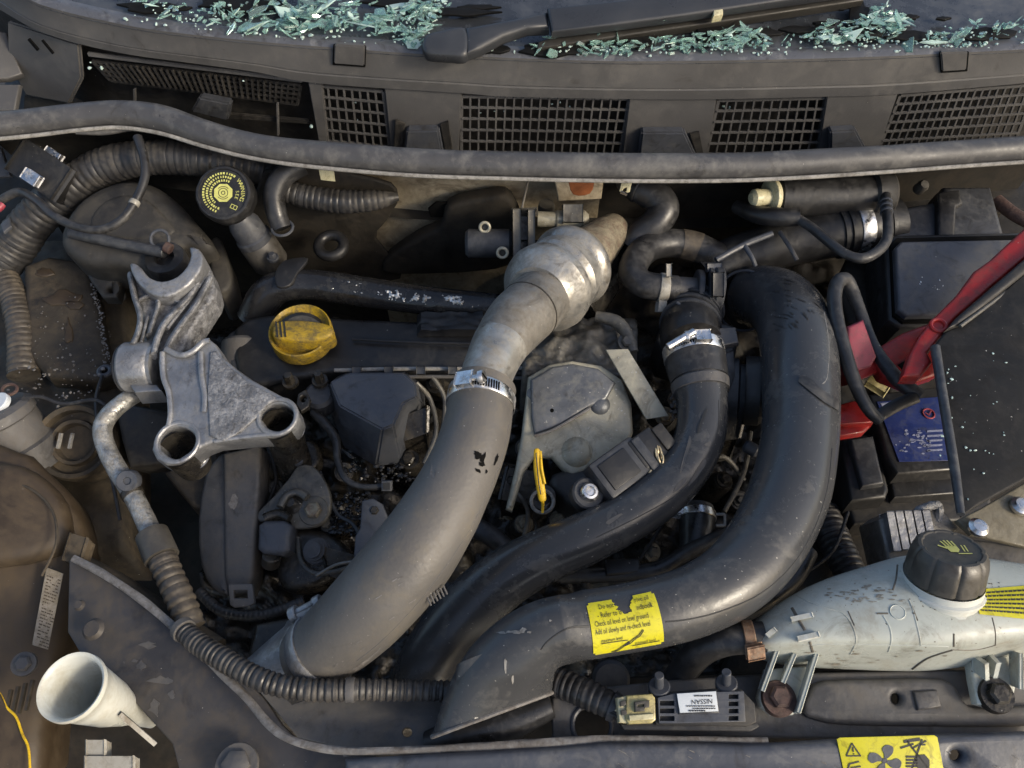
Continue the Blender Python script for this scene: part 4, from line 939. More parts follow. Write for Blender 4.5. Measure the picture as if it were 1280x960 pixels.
# faceted injector cover
ic = thing('injector_cover', 'slate blue faceted plastic cover in front of the oil filler', 'cover', P(465, 510, -.05))
def faceted(top, base, ztop, zbase):
    T = [P(u, v, z) for (u, v), z in zip(top, ztop)]; B_ = [P(u, v, zbase) for u, v in base]
    bm = bmesh.new(); t = [bm.verts.new(p) for p in T]; b = [bm.verts.new(p) for p in B_]; n = len(t)
    bm.faces.new(t); bm.faces.new(b[::-1])
    for i in range(n): bm.faces.new((t[i], b[i], b[(i+1) % n], t[(i+1) % n]))
    bmesh.ops.recalc_face_normals(bm, faces=bm.faces)
    bmesh.ops.bevel(bm, geom=list(bm.edges), offset=.0016, segments=2, affect='EDGES', clamp_overlap=True)
    return bm
obj('top', faceted([(412, 478), (436, 467), (505, 467), (519, 480), (521, 496), (504, 504), (492, 531), (478, 537), (424, 507)], [(404, 488), (432, 462), (512, 462), (530, 480), (532, 508), (520, 530), (502, 580), (470, 584), (430, 560)], [-.012]*9, -.075), 'slate', ic)
obj('side_boss', cyl(P(404, 506, -.05), P(398, 492, -.025), .014, 22, .003), 'darkbox', ic)
t, o = hose('sensor_cable', [(392, 515, -.04, 6), (408, 532, -.04, 6), (420, 550, -.04, 5.5), (422, 575, -.042, 4.5), (430, 596, -.044, 4.2), (446, 607, -.045, 4), (466, 609, -.045, 4), (482, 607, -.045, 4)], 'rubber', 'thin grey cable curving below the slate blue injector cover', 'cable', None, 12)
cn = obj('connector', join(box(P(484, 607, -.042), Vector((.0045, 0, 0)), UP*.0045, FWD*-.004, .0008)), 'slate', o)
obj('connector_face', box(P(484, 607, -.042)-FWD*.0042, Vector((.003, 0, 0)), UP*.003, FWD*-.0004, 0), 'print', cn)
obj('wire_end', join(*[Tube([(428, 562, -.03, 1), (434+k*2, 566+k*3, -.025, 1), (440+k*2, 570+k, -.028, .8)], 4).mesh(6) for k in range(3)]), 'print', None, 'frayed black wire ends beside the grey cable', 'wire')
# timing cover
tc = thing('timing_cover', 'dusty grey plastic timing cover with slotted tab at its foot', 'timing cover', P(285, 650, -.09))
obj('outer_half', plate([(252, 600), (262, 578), (285, 566), (286, 640), (284, 720), (282, 745), (262, 735), (248, 705), (245, 650)], n=(-.3, -.3, 1), at=(270, 650, -.062), depth=.04, bev=.006, smooth=2), 'slamgrey', tc)
obj('inner_half', plate([(278, 566), (325, 556), (325, 600), (320, 660), (316, 720), (308, 742), (286, 744), (280, 720), (279, 650)], n=(.05, -.3, 1), at=(300, 650, -.055), depth=.04, bev=.004), 'slamgrey', tc)
obj('slotted_tab', plate([(285, 730), (315, 730), (318, 754), (312, 758), (293, 760), (287, 756)], n=(0, -.4, 1), at=(300, 745, -.055), depth=.005, bev=.001, holes=[rect(292, 738, 309, 748)]), 'slamgrey', tc)
obj('scuff', plate(blob(291, 628, 5, 8, 11, .5), n=(.05, -.3, 1), p0=P(300, 650, -.055)+Vector((.05, -.3, 1)).normalized()*.0005, depth=.0004, bev=0), 'flange', tc)
obj('engine_bracket', plate([(205, 590), (270, 560), (285, 610), (262, 640), (240, 632)], -.07, depth=.03, bev=.004), 'wingbrown', None, 'dusty, haze tinted steel bracket beneath the triangular mount bracket', 'bracket')
obj('dark_beam', plate([(140, 500), (215, 515), (210, 580), (160, 585), (150, 550)], n=(0, -.4, 1), at=(180, 550, -.055), depth=.05, bev=.006), 'cowl_dark', None, 'dark chassis beam behind the aluminium refrigerant pipe', 'beam')
# bracket with rusty bolt
pb = thing('pump_bracket', 'oily pressed steel pump bracket with one rusty bolt', 'bracket', P(375, 630, -.08))
obj('pressing', plate([(322, 640), (340, 622), (362, 596), (372, 582), (390, 582), (403, 596), (413, 618), (412, 640), (402, 655), (385, 660), (362, 660), (362, 650), (325, 652)], n=(0, -.3, 1), at=(372, 620, -.052), depth=.008, bev=.002, smooth=2), 'mount', pb)
obj('raised_arc', Tube([(350, 634, -.046, 5), (358, 620, -.046, 5), (372, 615, -.046, 5), (384, 622, -.046, 5)], 6).mesh(12), 'mount', pb)
obj('stud', lathe(P(366, 630, -.058), ZUP+Vector((0, -.3, 0)), [(.010, 0), (.010, .006), (.006, .008), (.004, .010), (0, .0105)], 20), 'oily', pb)
obj('washer', lathe(P(393, 639, -.0585), Vector((0, -.3, 1)), [(0, .005), (.0125, .004), (.014, .002), (.014, -.002)], 28), 'mount', pb)
obj('rusty_bolt', hexbolt(P(392, 638, -.052), Vector((0, -.3, 1)), .0075, .007, False), 'stub', pb)
sn = thing('solenoid', 'small grey box shaped solenoid left of the oily bracket', 'solenoid', P(342, 672, -.08))
obj('case', plate([(322, 656), (330, 650), (355, 650), (364, 656), (362, 688), (352, 694), (328, 692), (321, 686)], n=(0, -.3, 1), at=(342, 670, -.05), depth=.03, bev=.005), 'slate', sn)
obj('pipe_stub', cyl(P(340, 694, -.06), P(338, 706, -.07), .008, 16), 'oily', sn)
obj('link', Tube([(330, 648, -.05, 6), (348, 642, -.05, 6), (362, 648, -.05, 6)], 5).mesh(12), 'oily', sn)
pl_ = thing('pump_plate', 'small slate steel plate with a bolt beside the grey hose', 'plate', P(465, 660, -.07))
obj('plate_body', plate([(452, 626), (466, 623), (478, 630), (484, 645), (484, 672), (470, 690), (455, 700), (442, 696), (444, 670), (450, 660)], n=(0, -.35, 1), at=(465, 660, -.045), depth=.006, bev=.0015), 'slate', pl_)
obj('bolt', hexbolt(P(469, 639, -.044), Vector((0, -.3, 1)), .004), 'oily', pl_)
obj('bolt_stack', join(*[lathe(P(398, 690, -.075)+Vector((0, -.002, .006))*k, Vector((.1, -.35, 1)), [(0, .006), (r_, .006), (r_, .003), (r_*.8, .002), (r_*.8, 0)], 20) for k, r_ in enumerate((.012, .011, .009, .007))]), 'darkbox', None, 'short stack of dark washers and a bolt on the pump', 'bolt')
fpb = obj('fuel_pump', plate([(360, 668), (385, 660), (420, 672), (440, 700), (420, 722), (380, 740), (350, 735), (345, 700)], n=(0, -.3, 1), at=(395, 700, -.075), depth=.04, bev=.008, smooth=3), 'oily', None, 'oily fuel pump body below the rusty bolt', 'pump')
obj('bent_rim', Tube([(372, 672, -.07, 3), (376, 700, -.07, 3), (392, 716, -.068, 3), (420, 714, -.066, 3), (450, 704, -.06, 3)], 6).mesh(10), 'mount', fpb)
bm = bmesh.new(); r = random.Random(21)
for k in range(160):
    u, v = r.uniform(412, 462), r.uniform(615, 668); crumb(P(u, v, -.072+r.uniform(0, .006)), r.uniform(.0012, .003))
for k in range(60):
    u, v = r.uniform(425, 520), r.uniform(580, 604); crumb(P(u, v, -.07+r.uniform(0, .006)), r.uniform(.0012, .003))
obj('oily_grit', bm, 'blackgloss', None, 'wet black oily grit between the cable and the grey hose', 'grit', kind='stuff', flat=True)
hose('small_hose', [(575, 650, -.08, 13), (600, 662, -.075, 13), (622, 676, -.075, 13), (645, 700, -.08, 13)], 'rubber', 'short black hose passing behind the grey hose', 'hose', None, 18)
hose('lower_conduit', [(250, 740, -.09, 7), (280, 765, -.085, 7), (330, 768, -.085, 7), (380, 752, -.085, 7)], 'corr', 'thin corrugated conduit curving below the timing cover', 'conduit', None, 14, (.004, .1))
hose('radiator_pipe', [(100, 706, -.06, 14), (150, 735, -.06, 16), (215, 780, -.06, 18), (270, 815, -.062, 18)], 'wingbrown', 'dusty, haze tinted pipe lying along the top of the front panel', 'pipe', None, 18)
hose('lower_lead', [(395, 720, -.06, 2), (420, 706, -.055, 2), (450, 700, -.05, 2), (470, 690, -.05, 2)], 'pipe', 'thin steel lead line running to the grey hose', 'pipe', None, 8)

# EGR valve on the bulkhead side
ev = thing('vacuum_valve', 'grubby grey metal valve body below the seal behind the elbow pipe', 'valve', P(660, 290, -.02))
obj('actuator', cyl(P(582, 304, .0), P(640, 304, .0), .0145, 26, .003), 'darkbox', ev)
obj('flange', box(P(646, 298, .005), Vector((.004, 0, 0)), UP*.026, FWD*.018, .0015), 'mount', ev)
obj('flange', box(P(664, 296, .005), Vector((.0035, 0, 0)), UP*.024, FWD*.018, .0015), 'mount', ev)
obj('core', box(P(655, 298, -.005), Vector((.008, 0, 0)), UP*.020, FWD*.016, .002), 'oily', ev)
obj('outlet', lathe(P(672, 274, .012), Vector((1, -.02, 0)), [(.008, 0), (.008, .018), (.0095, .020), (.0095, .048), (.006, .052), (0, .053)], 22), 'heat', ev)
obj('outlet_clip', box(P(716, 268, .02), Vector((.010, 0, 0)), UP*.009, FWD*.006, .001), 'mount', ev)
obj('top_bar', bar(P(640, 266, .022), P(672, 264, .022), .008, .004), 'mount', ev)
obj('lower_block', box(P(668, 318, -.012), Vector((.022, 0, 0)), UP*.012, FWD*.014, .003), 'oily', ev)
obj('cap', lathe(P(683, 258, .0), ZUP, [(0, .004), (.008, .004), (.009, 0), (.009, -.004)], 22), 'capgrey', ev)
for u, v in ((606, 284), (628, 316)):
    q = obj('screw_boss', ring(P(u, v, .018), Vector((0, -.8, .5)), .0048, .0016, 22, 8), 'heat', ev)
    obj('screw_socket', lathe(P(u, v, .016), Vector((0, -.8, .5)), [(0, .0005), (.004, .0005), (.0045, -.004)], 18), 'oily', q)

# metal elbow pipe
t, o = hose('elbow_pipe', [(706, 342, .02, 37), (690, 360, .03, 38), (668, 382, .045, 39), (645, 404, .055, 39), (626, 430, .062, 35), (614, 455, .066, 32.5), (606, 478, .068, 32), (602, 500, .068, 32)], 'pipe', 'dull aluminium elbow pipe leading from the ribbed collar to the grey hose', 'pipe', None, 40)
obj('weld_line', t.band(.42, .0012, -.0003, .0005), 'oily', o)
obj('bright_end', t.mesh(40, 14, f0=.70, f1=.93, off=.0004, caps=('open', 'open')), 'bright', o)
t2 = Tube([(764, 290, .0, 23), (755, 298, .005, 26), (742, 310, .01, 30), (722, 326, .018, 35), (700, 346, .03, 48), (682, 362, .036, 48), (672, 372, .042, 46)], 8)
co_ = thing('pipe_collar', 'bright ribbed aluminium collar at the top of the elbow pipe', 'collar', P(700, 345, .0))
def collar(f0, f1, prof, m, name):
    bm = bmesh.new(); seg = 48; R_ = []
    for i in range(len(prof)):
        f = f0+(f1-f0)*prof[i][0]; c, tt, _, nn, b = t2.fr(f); rad = prof[i][1]
        R_.append([bm.verts.new(c+(nn*math.cos(2*PI*k/seg)+b*math.sin(2*PI*k/seg))*rad) for k in range(seg)])
    for A, B in zip(R_, R_[1:]):
        for k in range(seg): bm.faces.new((A[k], A[(k+1) % seg], B[(k+1) % seg], B[k]))
    bm.faces.new(R_[0]); bm.faces.new(R_[-1])
    return obj(name, bm, m, co_)
k_ = S(P(695, 350, .03))
collar(.44, 1.0, [(0, 34*k_), (.02, 40*k_), (.08, 47*k_), (.15, 53*k_), (.22, 55*k_), (.28, 53*k_), (.32, 48*k_), (.36, 47*k_), (.39, 51*k_), (.52, 52*k_), (.56, 48*k_), (.60, 48*k_), (.64, 55*k_), (.76, 57*k_), (.84, 55*k_), (.90, 50*k_), (.95, 44*k_), (1, 39*k_)], 'bright', 'ribbed_sleeve')
obj('upper_stub', t2.mesh(32, 24, f0=.0, f1=.5, caps=('round', 'flat'), lump=.03), 'stub', co_)
obj('dirt_ring', lathe(P(718, 330, .016), IV(.75, -.6, .2), [(0, 0), (40*k_, 0), (41*k_, .004), (38*k_, .008)], 36), 'pipe', co_)
obj('pipe_shadow_body', Tube([(775, 300, -.03, 20), (768, 330, -.03, 24), (750, 350, -.03, 28), (720, 390, -.03, 30)], 6).mesh(20), 'oily', None, 'dark tube filling in the shadow behind the ribbed collar', 'housing')  # dark tube set where the pipe's shadow falls

# big grey hose
gpts = [(606, 482, .066, 40), (601, 502, .066, 41), (597, 530, .066, 42.5), (588, 562, .064, 44), (572, 600, .060, 46), (548, 645, .054, 50), (515, 695, .045, 54), (478, 740, .030, 55), (440, 780, .010, 52), (405, 810, -.012, 46), (385, 824, -.025, 42)]
th_, gh = hose('intercooler_hose', gpts, 'ghose', 'large grey perished rubber hose running down to the lower left', 'hose', None, 44, None, ('flat', 'flat'), None, 0.006)
obj('mould_ridges', join(*[Tube([(534+k*4, 746-k*2.8, .047, 1.3), (539+k*4, 757-k*2.8, .045, 1.3)], 3).mesh(6) for k in range(6)]), 'ghose', gh)
def tear(pts, off=.0004):
    f0, w_ = pts
    return None
tb = []
rt = random.Random(12)
for u, v, a, b in ((598, 570, 5, 5), (602, 580, 4, 3), (596, 568, 3, 2), (604, 573, 3, 5), (599, 588, 4, 2), (619, 575, 2, 6), (607, 590, 2, 2)):
    q0 = P(u, v, .066)
    best = min(((th_.pt(f/200, a_/20)-CAM).normalized().cross((q0-CAM).normalized()).length, f/200, a_/20) for f in range(20, 110) for a_ in range(-30, 31))
    f, th0 = best[1:]
    pts_ = blob(0, 0, a, b, 9, .5)
    tb.append(poly_bm(pts_, lambda x, y: th_.pt(f+y*S(q0)/th_.L, th0-x*S(q0)/th_.at(f)[2], .0005)))
obj('torn_spots', join(*tb), 'hole', gh, flat=True)
worm_clamp(th_, .055, .0125, .55, 'bright worm drive clamp at the top end of the grey hose')
# lower clamp: flat ends turned to the left
lc = thing('hose_clamp', 'dull worm drive clamp at the lower end of the grey hose', 'hose clamp', P(385, 800, -.02), 'worm drive hose clamps')
obj('band', th_.band(.945, .012, -.0005, .0018), 'casts', lc)
a, b = P(364, 770, -.005), P(398, 752, .005)
obj('screw', join(cyl(a, b, .0035, 14), cyl(a, a+(b-a)*.25, .0062, 16), cyl(b-(b-a)*.15, b+(b-a)*.1, .005, 16)), 'casts', lc)
obj('screw_housing', box((a+b)/2+Vector((0, -.006, -.004)), (b-a)*.32, UP*.008, FWD*.004, .0015), 'casts', lc)
obj('thread_slots', join(*[box(P(371-k*.6, 784+k*4, -.006), RIGHT*.002, UP*.0008, FWD*.001, 0) for k in range(7)]), 'hole', lc)
obj('cooler_neck', lathe(P(360, 842, -.055), IV(.78, -.6, -.1), [(.028, -.03), (.030, 0), (.031, .02), (.033, .024), (.033, .03)], 36), 'casts', None, 'cast aluminium intercooler neck at the foot of the grey hose', 'pipe neck')
obj('cooler_tank', plate([(305, 830), (318, 778), (370, 768), (395, 790), (380, 850), (330, 850)], -.055, depth=.05, bev=.006), 'oily', None, 'dirty cast block left of the lower hose clamp', 'casting')

# gold-grey heat shield, dipstick, coil
hs = thing('heat_shield', 'dusty pressed metal heat shield with embossed domes', 'heat shield', P(720, 540, -.05))
hn = Vector((0, -.35, 1)).normalized(); hp = P(720, 530, -.02)
obj('sheet', plate([(660, 470), (688, 454), (716, 450), (752, 456), (778, 474), (790, 504), (792, 540), (784, 562), (766, 582), (742, 584), (716, 596), (704, 588), (690, 572), (668, 572), (655, 590), (640, 640), (632, 636), (645, 580), (652, 540)], n=hn, p0=hp, depth=.012, bev=.004), 'heat', hs)
obj('upper_step', plate([(663, 474), (690, 458), (716, 454), (748, 460), (770, 478), (758, 500), (738, 508), (700, 532), (668, 544), (664, 520)], n=hn, p0=hp+hn*.004, depth=.008, bev=.003), 'heatshade', hs)  # blue-grey paints shade on the upper part; warm sheet below reads lit
for u, v, rr, hh in ((721, 565, 18, .006), (750, 506, 12, .005), (670, 492, 10, .003)):
    c = HIT(u, v, hp, hn); rw = rr*S(c); obj('dome', lathe(c-hn*.001, hn, [(rw*1.15, 0), (rw*.95, hh*.45), (rw*.7, hh*.85), (rw*.35, hh*1.05), (0, hh*1.1)], 32), 'heat' if v > 510 else 'heatshade', hs)
obj('step_edge', Tube([(668, 545, -.017, 2), (690, 538, -.016, 2), (715, 524, -.014, 2), (738, 510, -.012, 2)], 6).mesh(8), 'flange', hs)
obj('pin_hole', plate(ell(690, 513, 2.5, 2.5, 10), n=hn, p0=hp+hn*.0043, depth=.0006, bev=0), 'hole', hs)
bm = lumpy(650, 395, 800, 475, lambda a, b: -.02+.012*math.sin(a*PI)*math.sin(b*PI), .009, 42, 44, .05)
obj('turbo_housing', bm, 'mount', None, 'lumpy dusty turbo housing below the ribbed collar', 'housing', sharp=180)
obj('turbo_lip', Tube([(745, 395, .002, 7), (770, 402, .002, 8), (785, 420, -.002, 8), (792, 440, -.006, 6)], 6).mesh(14, lump=.1), 'mount', None, 'curved dirty lip of the turbo housing', 'casting')
for u, v in ((784, 428),): obj('bolt', hexbolt(P(u, v, -.004), Vector((0, -.3, 1)), .006), 'mount', None, 'single dusty bolt above the flat metal strip', 'bolt')
ds_ = thing('dipstick', 'yellow dipstick handle standing in its tube', 'dipstick', P(678, 632, -.06))
obj('handle', Tube([(671, 564, .012, 4), (672, 585, .006, 5.2), (675, 605, .0, 5.6), (678, 623, -.006, 5)], 6).mesh(14, sq=lambda f: (.6, 1), caps=('round', 'round')), 'yellowclean', ds_)
obj('grip_edge', Tube([(675.5, 564, .012, 1.8), (677, 585, .008, 1.8), (681, 605, .002, 1.8)], 6).mesh(8), 'yellowclean', ds_)
obj('handle_ridge', Tube([(670, 566, .017, .9), (673, 600, .006, .9), (676, 618, -.001, .9)], 6).mesh(6), 'print', ds_)
obj('tube_ring', ring(P(678, 627, -.03), Vector((0, -.3, 1)), .0095, .0016, 28, 8), 'strip', ds_)
obj('tube_mouth', lathe(P(678, 627, -.055), Vector((0, -.3, 1)), [(.011, 0), (.011, .022), (.007, .023), (.006, .012), (0, .012)], 28), 'oily', ds_)
obj('stem', Tube([(678, 620, -.01, 2.2), (678.5, 632, -.018, 2), (678, 641, -.022, 1.6)], 5).mesh(8), 'yellowclean', ds_)
ps = thing('pressure_sensor', 'black oblong sensor bolted at a slant with bare wires', 'sensor', P(780, 585, -.02))
q1, q2 = P(742, 610, .008), P(822, 552, .006); ax = (q2-q1).normalized(); nn = Vector((.05, -.35, 1)); sd_ = nn.cross(ax).normalized(); nn = ax.cross(sd_).normalized()
L_ = (q2-q1).length
obj('body', box(q1+ax*L_*.38, ax*L_*.33, sd_*.017, nn*.010, .003), 'darkbox', ps)
obj('raised_face', box(q1+ax*L_*.33+nn*.0102, ax*L_*.20, sd_*.012, nn*.0012, .0008), 'black', ps)
obj('neck', box(q1+ax*L_*.78, ax*L_*.18, sd_*.014, nn*.011, .002), 'black', ps)
obj('neck_step', box(q1+ax*L_*.70-sd_*.003, ax*L_*.06, sd_*.016, nn*.0125, .0015), 'darkbox', ps)
obj('plug', box(q1+ax*L_*1.02, ax*L_*.08, sd_*.011, nn*.013, .0015), 'cowl_dark', ps)
c = P(737, 615, .008)
obj('lug', lathe(c-nn*.008, nn, [(0, .006), (.012, .006), (.0135, .0045), (.0135, -.006), (0, -.006)], 30), 'darkbox', ps)
bo = obj('bolt', lathe(c-nn*.002, nn, [(0, .0035), (.003, .0035), (.0042, .005), (.0062, .0048), (.0075, .003), (.0080, .0005), (.0080, 0)], 24), 'steel', ps)
rw = random.Random(3)
obj('bare_wires', join(*[Tube([(820, 552, .012, 1.3), (826+rw.uniform(-6, 5), 562+k*3, .016, 1.2), (820+rw.uniform(-6, 10), 578+k*4, .008, 1.1), (816+k*2, 590+rw.uniform(-3, 8), .004, 1.1)], 6).mesh(7) for k in range(5)]), 'copperwire', ps)
obj('wire_ring', ring(P(817, 592, .01), IV(.2, -.3, .9), .0032, .0012, 16, 6), 'copperwire', ps)
obj('dark_casting', plate([(690, 590), (760, 570), (800, 540), (830, 560), (800, 610), (740, 640), (700, 620)], -.035, depth=.05, bev=.008, smooth=3), 'black', None, 'dark casting beneath the slanted black sensor', 'casting')
obj('metal_strip', plate([(757, 437), (785, 436), (836, 520), (808, 524)], n=(0, -.45, 1), at=(798, 490, .0), depth=.003, bev=.0006), 'heat', None, 'flat slanted grey metal strip beside the middle hose', 'strip')
bm = bmesh.new(); r = random.Random(31)
for k in range(40): crumb(P(r.uniform(838, 850), r.uniform(495, 525), -.02+r.uniform(0, .01)), r.uniform(.0008, .002))
for k in range(14): crumb(P(r.uniform(902, 908), r.uniform(488, 512), .01), r.uniform(.0006, .0016))
obj('metal_swarf', bm, 'flange', None, 'shiny crumbs of swarf caught beside the middle hose', 'swarf', kind='stuff', flat=True)

# middle hose
mpts = [(866, 436, .018, 36), (870, 456, .016, 36), (874, 475, .014, 34), (878, 505, .010, 31), (876, 540, .006, 31), (864, 572, .003, 31), (842, 602, .0, 31), (810, 630, -.002, 31), (770, 655, -.004, 31), (725, 676, -.008, 33), (680, 695, -.014, 34), (638, 718, -.022, 36), (600, 748, -.034, 38), (566, 785, -.05, 39), (540, 825, -.066, 40), (525, 865, -.08, 40)]
tm, mh = hose('intake_hose', mpts, 'jhose', 'black rubber hose curving from the throttle body down to the left', 'hose', None, 40)
obj('top_cuff', tm.mesh(40, 10, f0=.026, f1=.08, off=.0012), 'rubber', mh)
obj('cuff_lip', tm.mesh(40, 6, f0=.085, f1=.105, off=.002), 'slamgrey', mh)
worm_clamp(tm, .012, .012, -.35, 'silver worm drive clamp round the top of the middle black hose', 'steel', True, -1)
obj('clamp_pin', cyl(P(834, 434, .045), P(868, 414, .05), .0034, 14), 'steel', None, 'silver clamp screw pointing to the left above the middle hose', 'screw')
hose('coolant_line', [(700, 720, -.05, 9), (760, 718, -.045, 10), (820, 712, -.04, 10), (860, 690, -.04, 10), (900, 672, -.045, 10), (940, 655, -.05, 9)], 'rubber', 'thin black pipe between the middle hose and the large intake pipe', 'pipe', None, 16)
obj('dark_joint', plate([(755, 698), (800, 696), (802, 716), (758, 718)], -.035, depth=.02, bev=.003), 'black', None, 'dark plastic joint on the thin pipe between the two large hoses', 'joint')
t, o = hose('breather_hose', [(870, 636, -.05, 22), (871, 655, -.05, 22), (868, 690, -.055, 20), (850, 720, -.06, 18)], 'rubber', 'short upright black hose right of the middle hose', 'hose', None, 24)
spring_clamp(t, .12, .006, 1.2, 'grey spring clip round the short upright hose')
obj('clip_frame', join(*[bar(P(*a, -.03), P(*b, -.03), .002, .002) for a, b in (((895, 643), (906, 643)), ((906, 643), (906, 657)), ((906, 657), (895, 657)))]), 'strip', None, 'small square metal clip loop beside the short upright hose', 'clip')
obj('steel_stud', cyl(P(930, 556, -.03), P(948, 566, -.03), .006, 14, .002), 'slate', None, 'grey rounded stud in the gap between the two large hoses', 'stud')
hose('deep_hose', [(1010, 690, -.05, 12), (990, 725, -.045, 12), (950, 755, -.04, 12), (920, 770, -.05, 11)], 'rubber', 'black hose tucked beneath the bend of the large intake pipe', 'hose', None, 16)
t, o = hose('ribbed_hose', [(1028, 640, -.09, 20), (1045, 680, -.085, 21), (1062, 715, -.08, 20), (1075, 745, -.08, 18)], 'corr', 'dark ribbed hose behind the coolant tank', 'hose', None, 20, (.006, .08))
# ================================================================== RIGHT SIDE
tb = thing('throttle_body', 'black throttle body with round housing right of the middle hose', 'throttle body', P(900, 460, -.05))
obj('housing', lathe(P(905, 490, -.035), IV(1, .05, .25), [(.030, 0), (.032, .002), (.032, .012), (.027, .014), (.027, .03), (.0285, .032), (.0285, .036), (.025, .038), (0, .038)], 44), 'darkbox', tb)
obj('housing_cap', lathe(P(930, 488, -.022), IV(1, .05, .25), [(.031, 0), (.032, .0015), (.032, .013), (.029, .016), (0, .016)], 44), 'black', tb)
obj('upper_block', plate([(825, 410), (855, 400), (905, 402), (922, 412), (920, 445), (905, 460), (830, 440)], n=(0, -.2, 1), at=(870, 425, -.008), depth=.06, bev=.005, smooth=2), 'black', tb)
obj('elbow', Tube([(866, 432, .0, 37), (862, 415, -.004, 37), (866, 395, -.01, 33), (880, 378, -.014, 28)], 8).mesh(32), 'black', tb)
et_ = Tube([(866, 432, .0, 37), (862, 415, -.004, 37), (866, 395, -.01, 33), (880, 378, -.014, 28)], 8)
for f in (.45, .6, .75, .9): obj('rib', et_.band(f, .004, -.0005, .0022), 'darkbox', tb)
obj('web', plate([(846, 372), (862, 380), (880, 398), (892, 410), (920, 408), (924, 428), (900, 432), (880, 415), (850, 392)], .012, depth=.008, bev=.002), 'slamgrey', tb)
obj('moulded_ridge', Tube([(846, 378, .016, 2), (862, 390, .016, 2), (880, 406, .018, 2), (884, 413, .018, 2)], 5).mesh(8), 'slate', tb)
obj('bracket_leg', plate([(894, 470), (908, 440), (918, 436), (920, 470), (908, 500), (896, 510)], n=(.3, -.2, 1), at=(908, 470, .0), depth=.01, bev=.002), 'darkbox', tb)
# connector rings on the vacuum pipe
ax = IV(1, .1, .0)
qc = thing('quick_connector', 'black ringed plastic connector on the small coolant hose', 'connector', P(880, 365, -.01))
for u, rr, wd in ((872, .021, .006), (884, .024, .005), (894, .0245, .009)):
    obj('ring', lathe(P(u, 364, .0), ax, [(0, -wd/2), (rr*.95, -wd/2), (rr, -wd/3), (rr, wd/3), (rr*.95, wd/2), (0, wd/2)], 36), 'darkbox', qc)
obj('latch', box(P(897, 356, .026), RIGHT*.005, UP*.011, FWD*.003, .001), 'black', qc)
obj('latch_top', box(P(892, 335, .018), RIGHT*.007, UP*.004, FWD*.004, .001), 'slate', qc)
obj('stub', cyl(P(840, 362, .002), P(872, 364, .0), .013, 26), 'slamgrey', qc)
# small coolant hoses
t, o = hose('heater_hose', [(783, 222, .03, 17), (800, 234, .03, 19), (820, 246, .026, 20), (829, 262, .02, 20), (818, 280, .012, 19), (800, 292, .004, 17), (786, 310, -.006, 15)], 'rubber', 'S shaped black hose leaving the bulkhead beside the silver clip', 'hose', None, 28)
obj('cuff', t.band(.14, .012, -.0005, .0015), 'black', o)
hc = thing('hose_clip', 'cream spring clip hanging at the bulkhead end of the S shaped hose', 'hose clip', P(786, 232, .05), 'spring hose clips')
obj('prong', plate([(778, 225), (791, 223), (787, 240), (779, 243), (774, 239)], n=(-.2, -.8, .6), at=(783, 234, .055), depth=.002, bev=.0005, holes=[[(779, 236), (784, 234), (783, 239), (778, 240)]]), 'ivory', hc)
obj('hook', bar(P(776, 240, .056), P(784, 243, .056), .002, .003), 'steel', hc)
t, o = hose('coolant_hose', [(915, 330, -.02, 18), (892, 320, -.012, 19), (868, 309, -.008, 19), (840, 304, -.004, 18), (814, 308, .0, 18), (797, 322, .004, 18), (791, 340, .008, 18), (802, 354, .01, 17), (822, 359, .01, 17), (846, 361, .008, 16.5)], 'rubber', 'C shaped black hose looping to the ringed connector', 'hose', None, 28)
obj('chafed_patch', t.mesh(28, 14, f0=.20, f1=.30, off=.0004, caps=('open', 'open')), 'corrbrown', o)
hc = spring_clamp(t, .93, .008, 1.55, 'pale spring clip with upright ears on the C shaped hose', 'white')
obj('long_ear', box(P(836, 338, .03), RIGHT*.0024, UP*.006, FWD*.0012, .0008), 'white', hc)
# J-shaped intake pipe
jp = [(936, 372, -.036, 36), (952, 372, -.024, 40), (974, 380, -.01, 43), (990, 400, .004, 45), (998, 430, .012, 47), (1000, 470, .018, 47), (1001, 515, .022, 46.5), (998, 560, .026, 47), (988, 610, .03, 49), (970, 655, .034, 49), (945, 695, .038, 48), (912, 727, .042, 46), (870, 750, .045, 44), (825, 764, .047, 43), (775, 774, .047, 42), (732, 781, .047, 42)]
tj = Tube(jp, 8)
prs = [((700, 748), (714, 827), .046, .031), ((672, 754), (703, 830), .044, .031), ((642, 766), (698, 834), .041, .030), ((613, 785), (695, 838), .037, .029), ((588, 810), (693, 843), .032, .028), ((569, 840), (692, 848), .026, .027), ((556, 868), (691, 854), .019, .025), ((547, 896), (690.5, 860), .012, .023), ((540, 921), (690, 866), .006, .021)]
ex_ = []; seg_ = 48
prs = [((q[0], q[1]), (q[2], q[3]), q[4], q[5]) for q in cr([(*a, *b, z_, dp) for a, b, z_, dp in prs], 5)]
for (a, b, z_, dp) in prs:
    pa, pb = P(*a, z_), P(*b, z_); c_ = (pa+pb)/2; h_ = (pa-pb)/2
    t_ = (CAM-c_).normalized(); nn_ = (t_-h_.normalized()*t_.dot(h_.normalized())).normalized()
    ex_.append([c_+nn_*dp*math.cos(2*PI*k/seg_)+h_*math.sin(2*PI*k/seg_) for k in range(seg_)])
jo = obj('intake_pipe', tj.mesh(seg_, 150, caps=('flat', 'hollow'), extra=ex_), 'jhose', None, 'large J shaped black plastic intake pipe with a yellow oil level sticker', 'intake pipe', sharp=80)
lp_ = ex_[-1]; bm = bmesh.new(); R_ = []
c_ = sum(lp_, Vector())/seg_
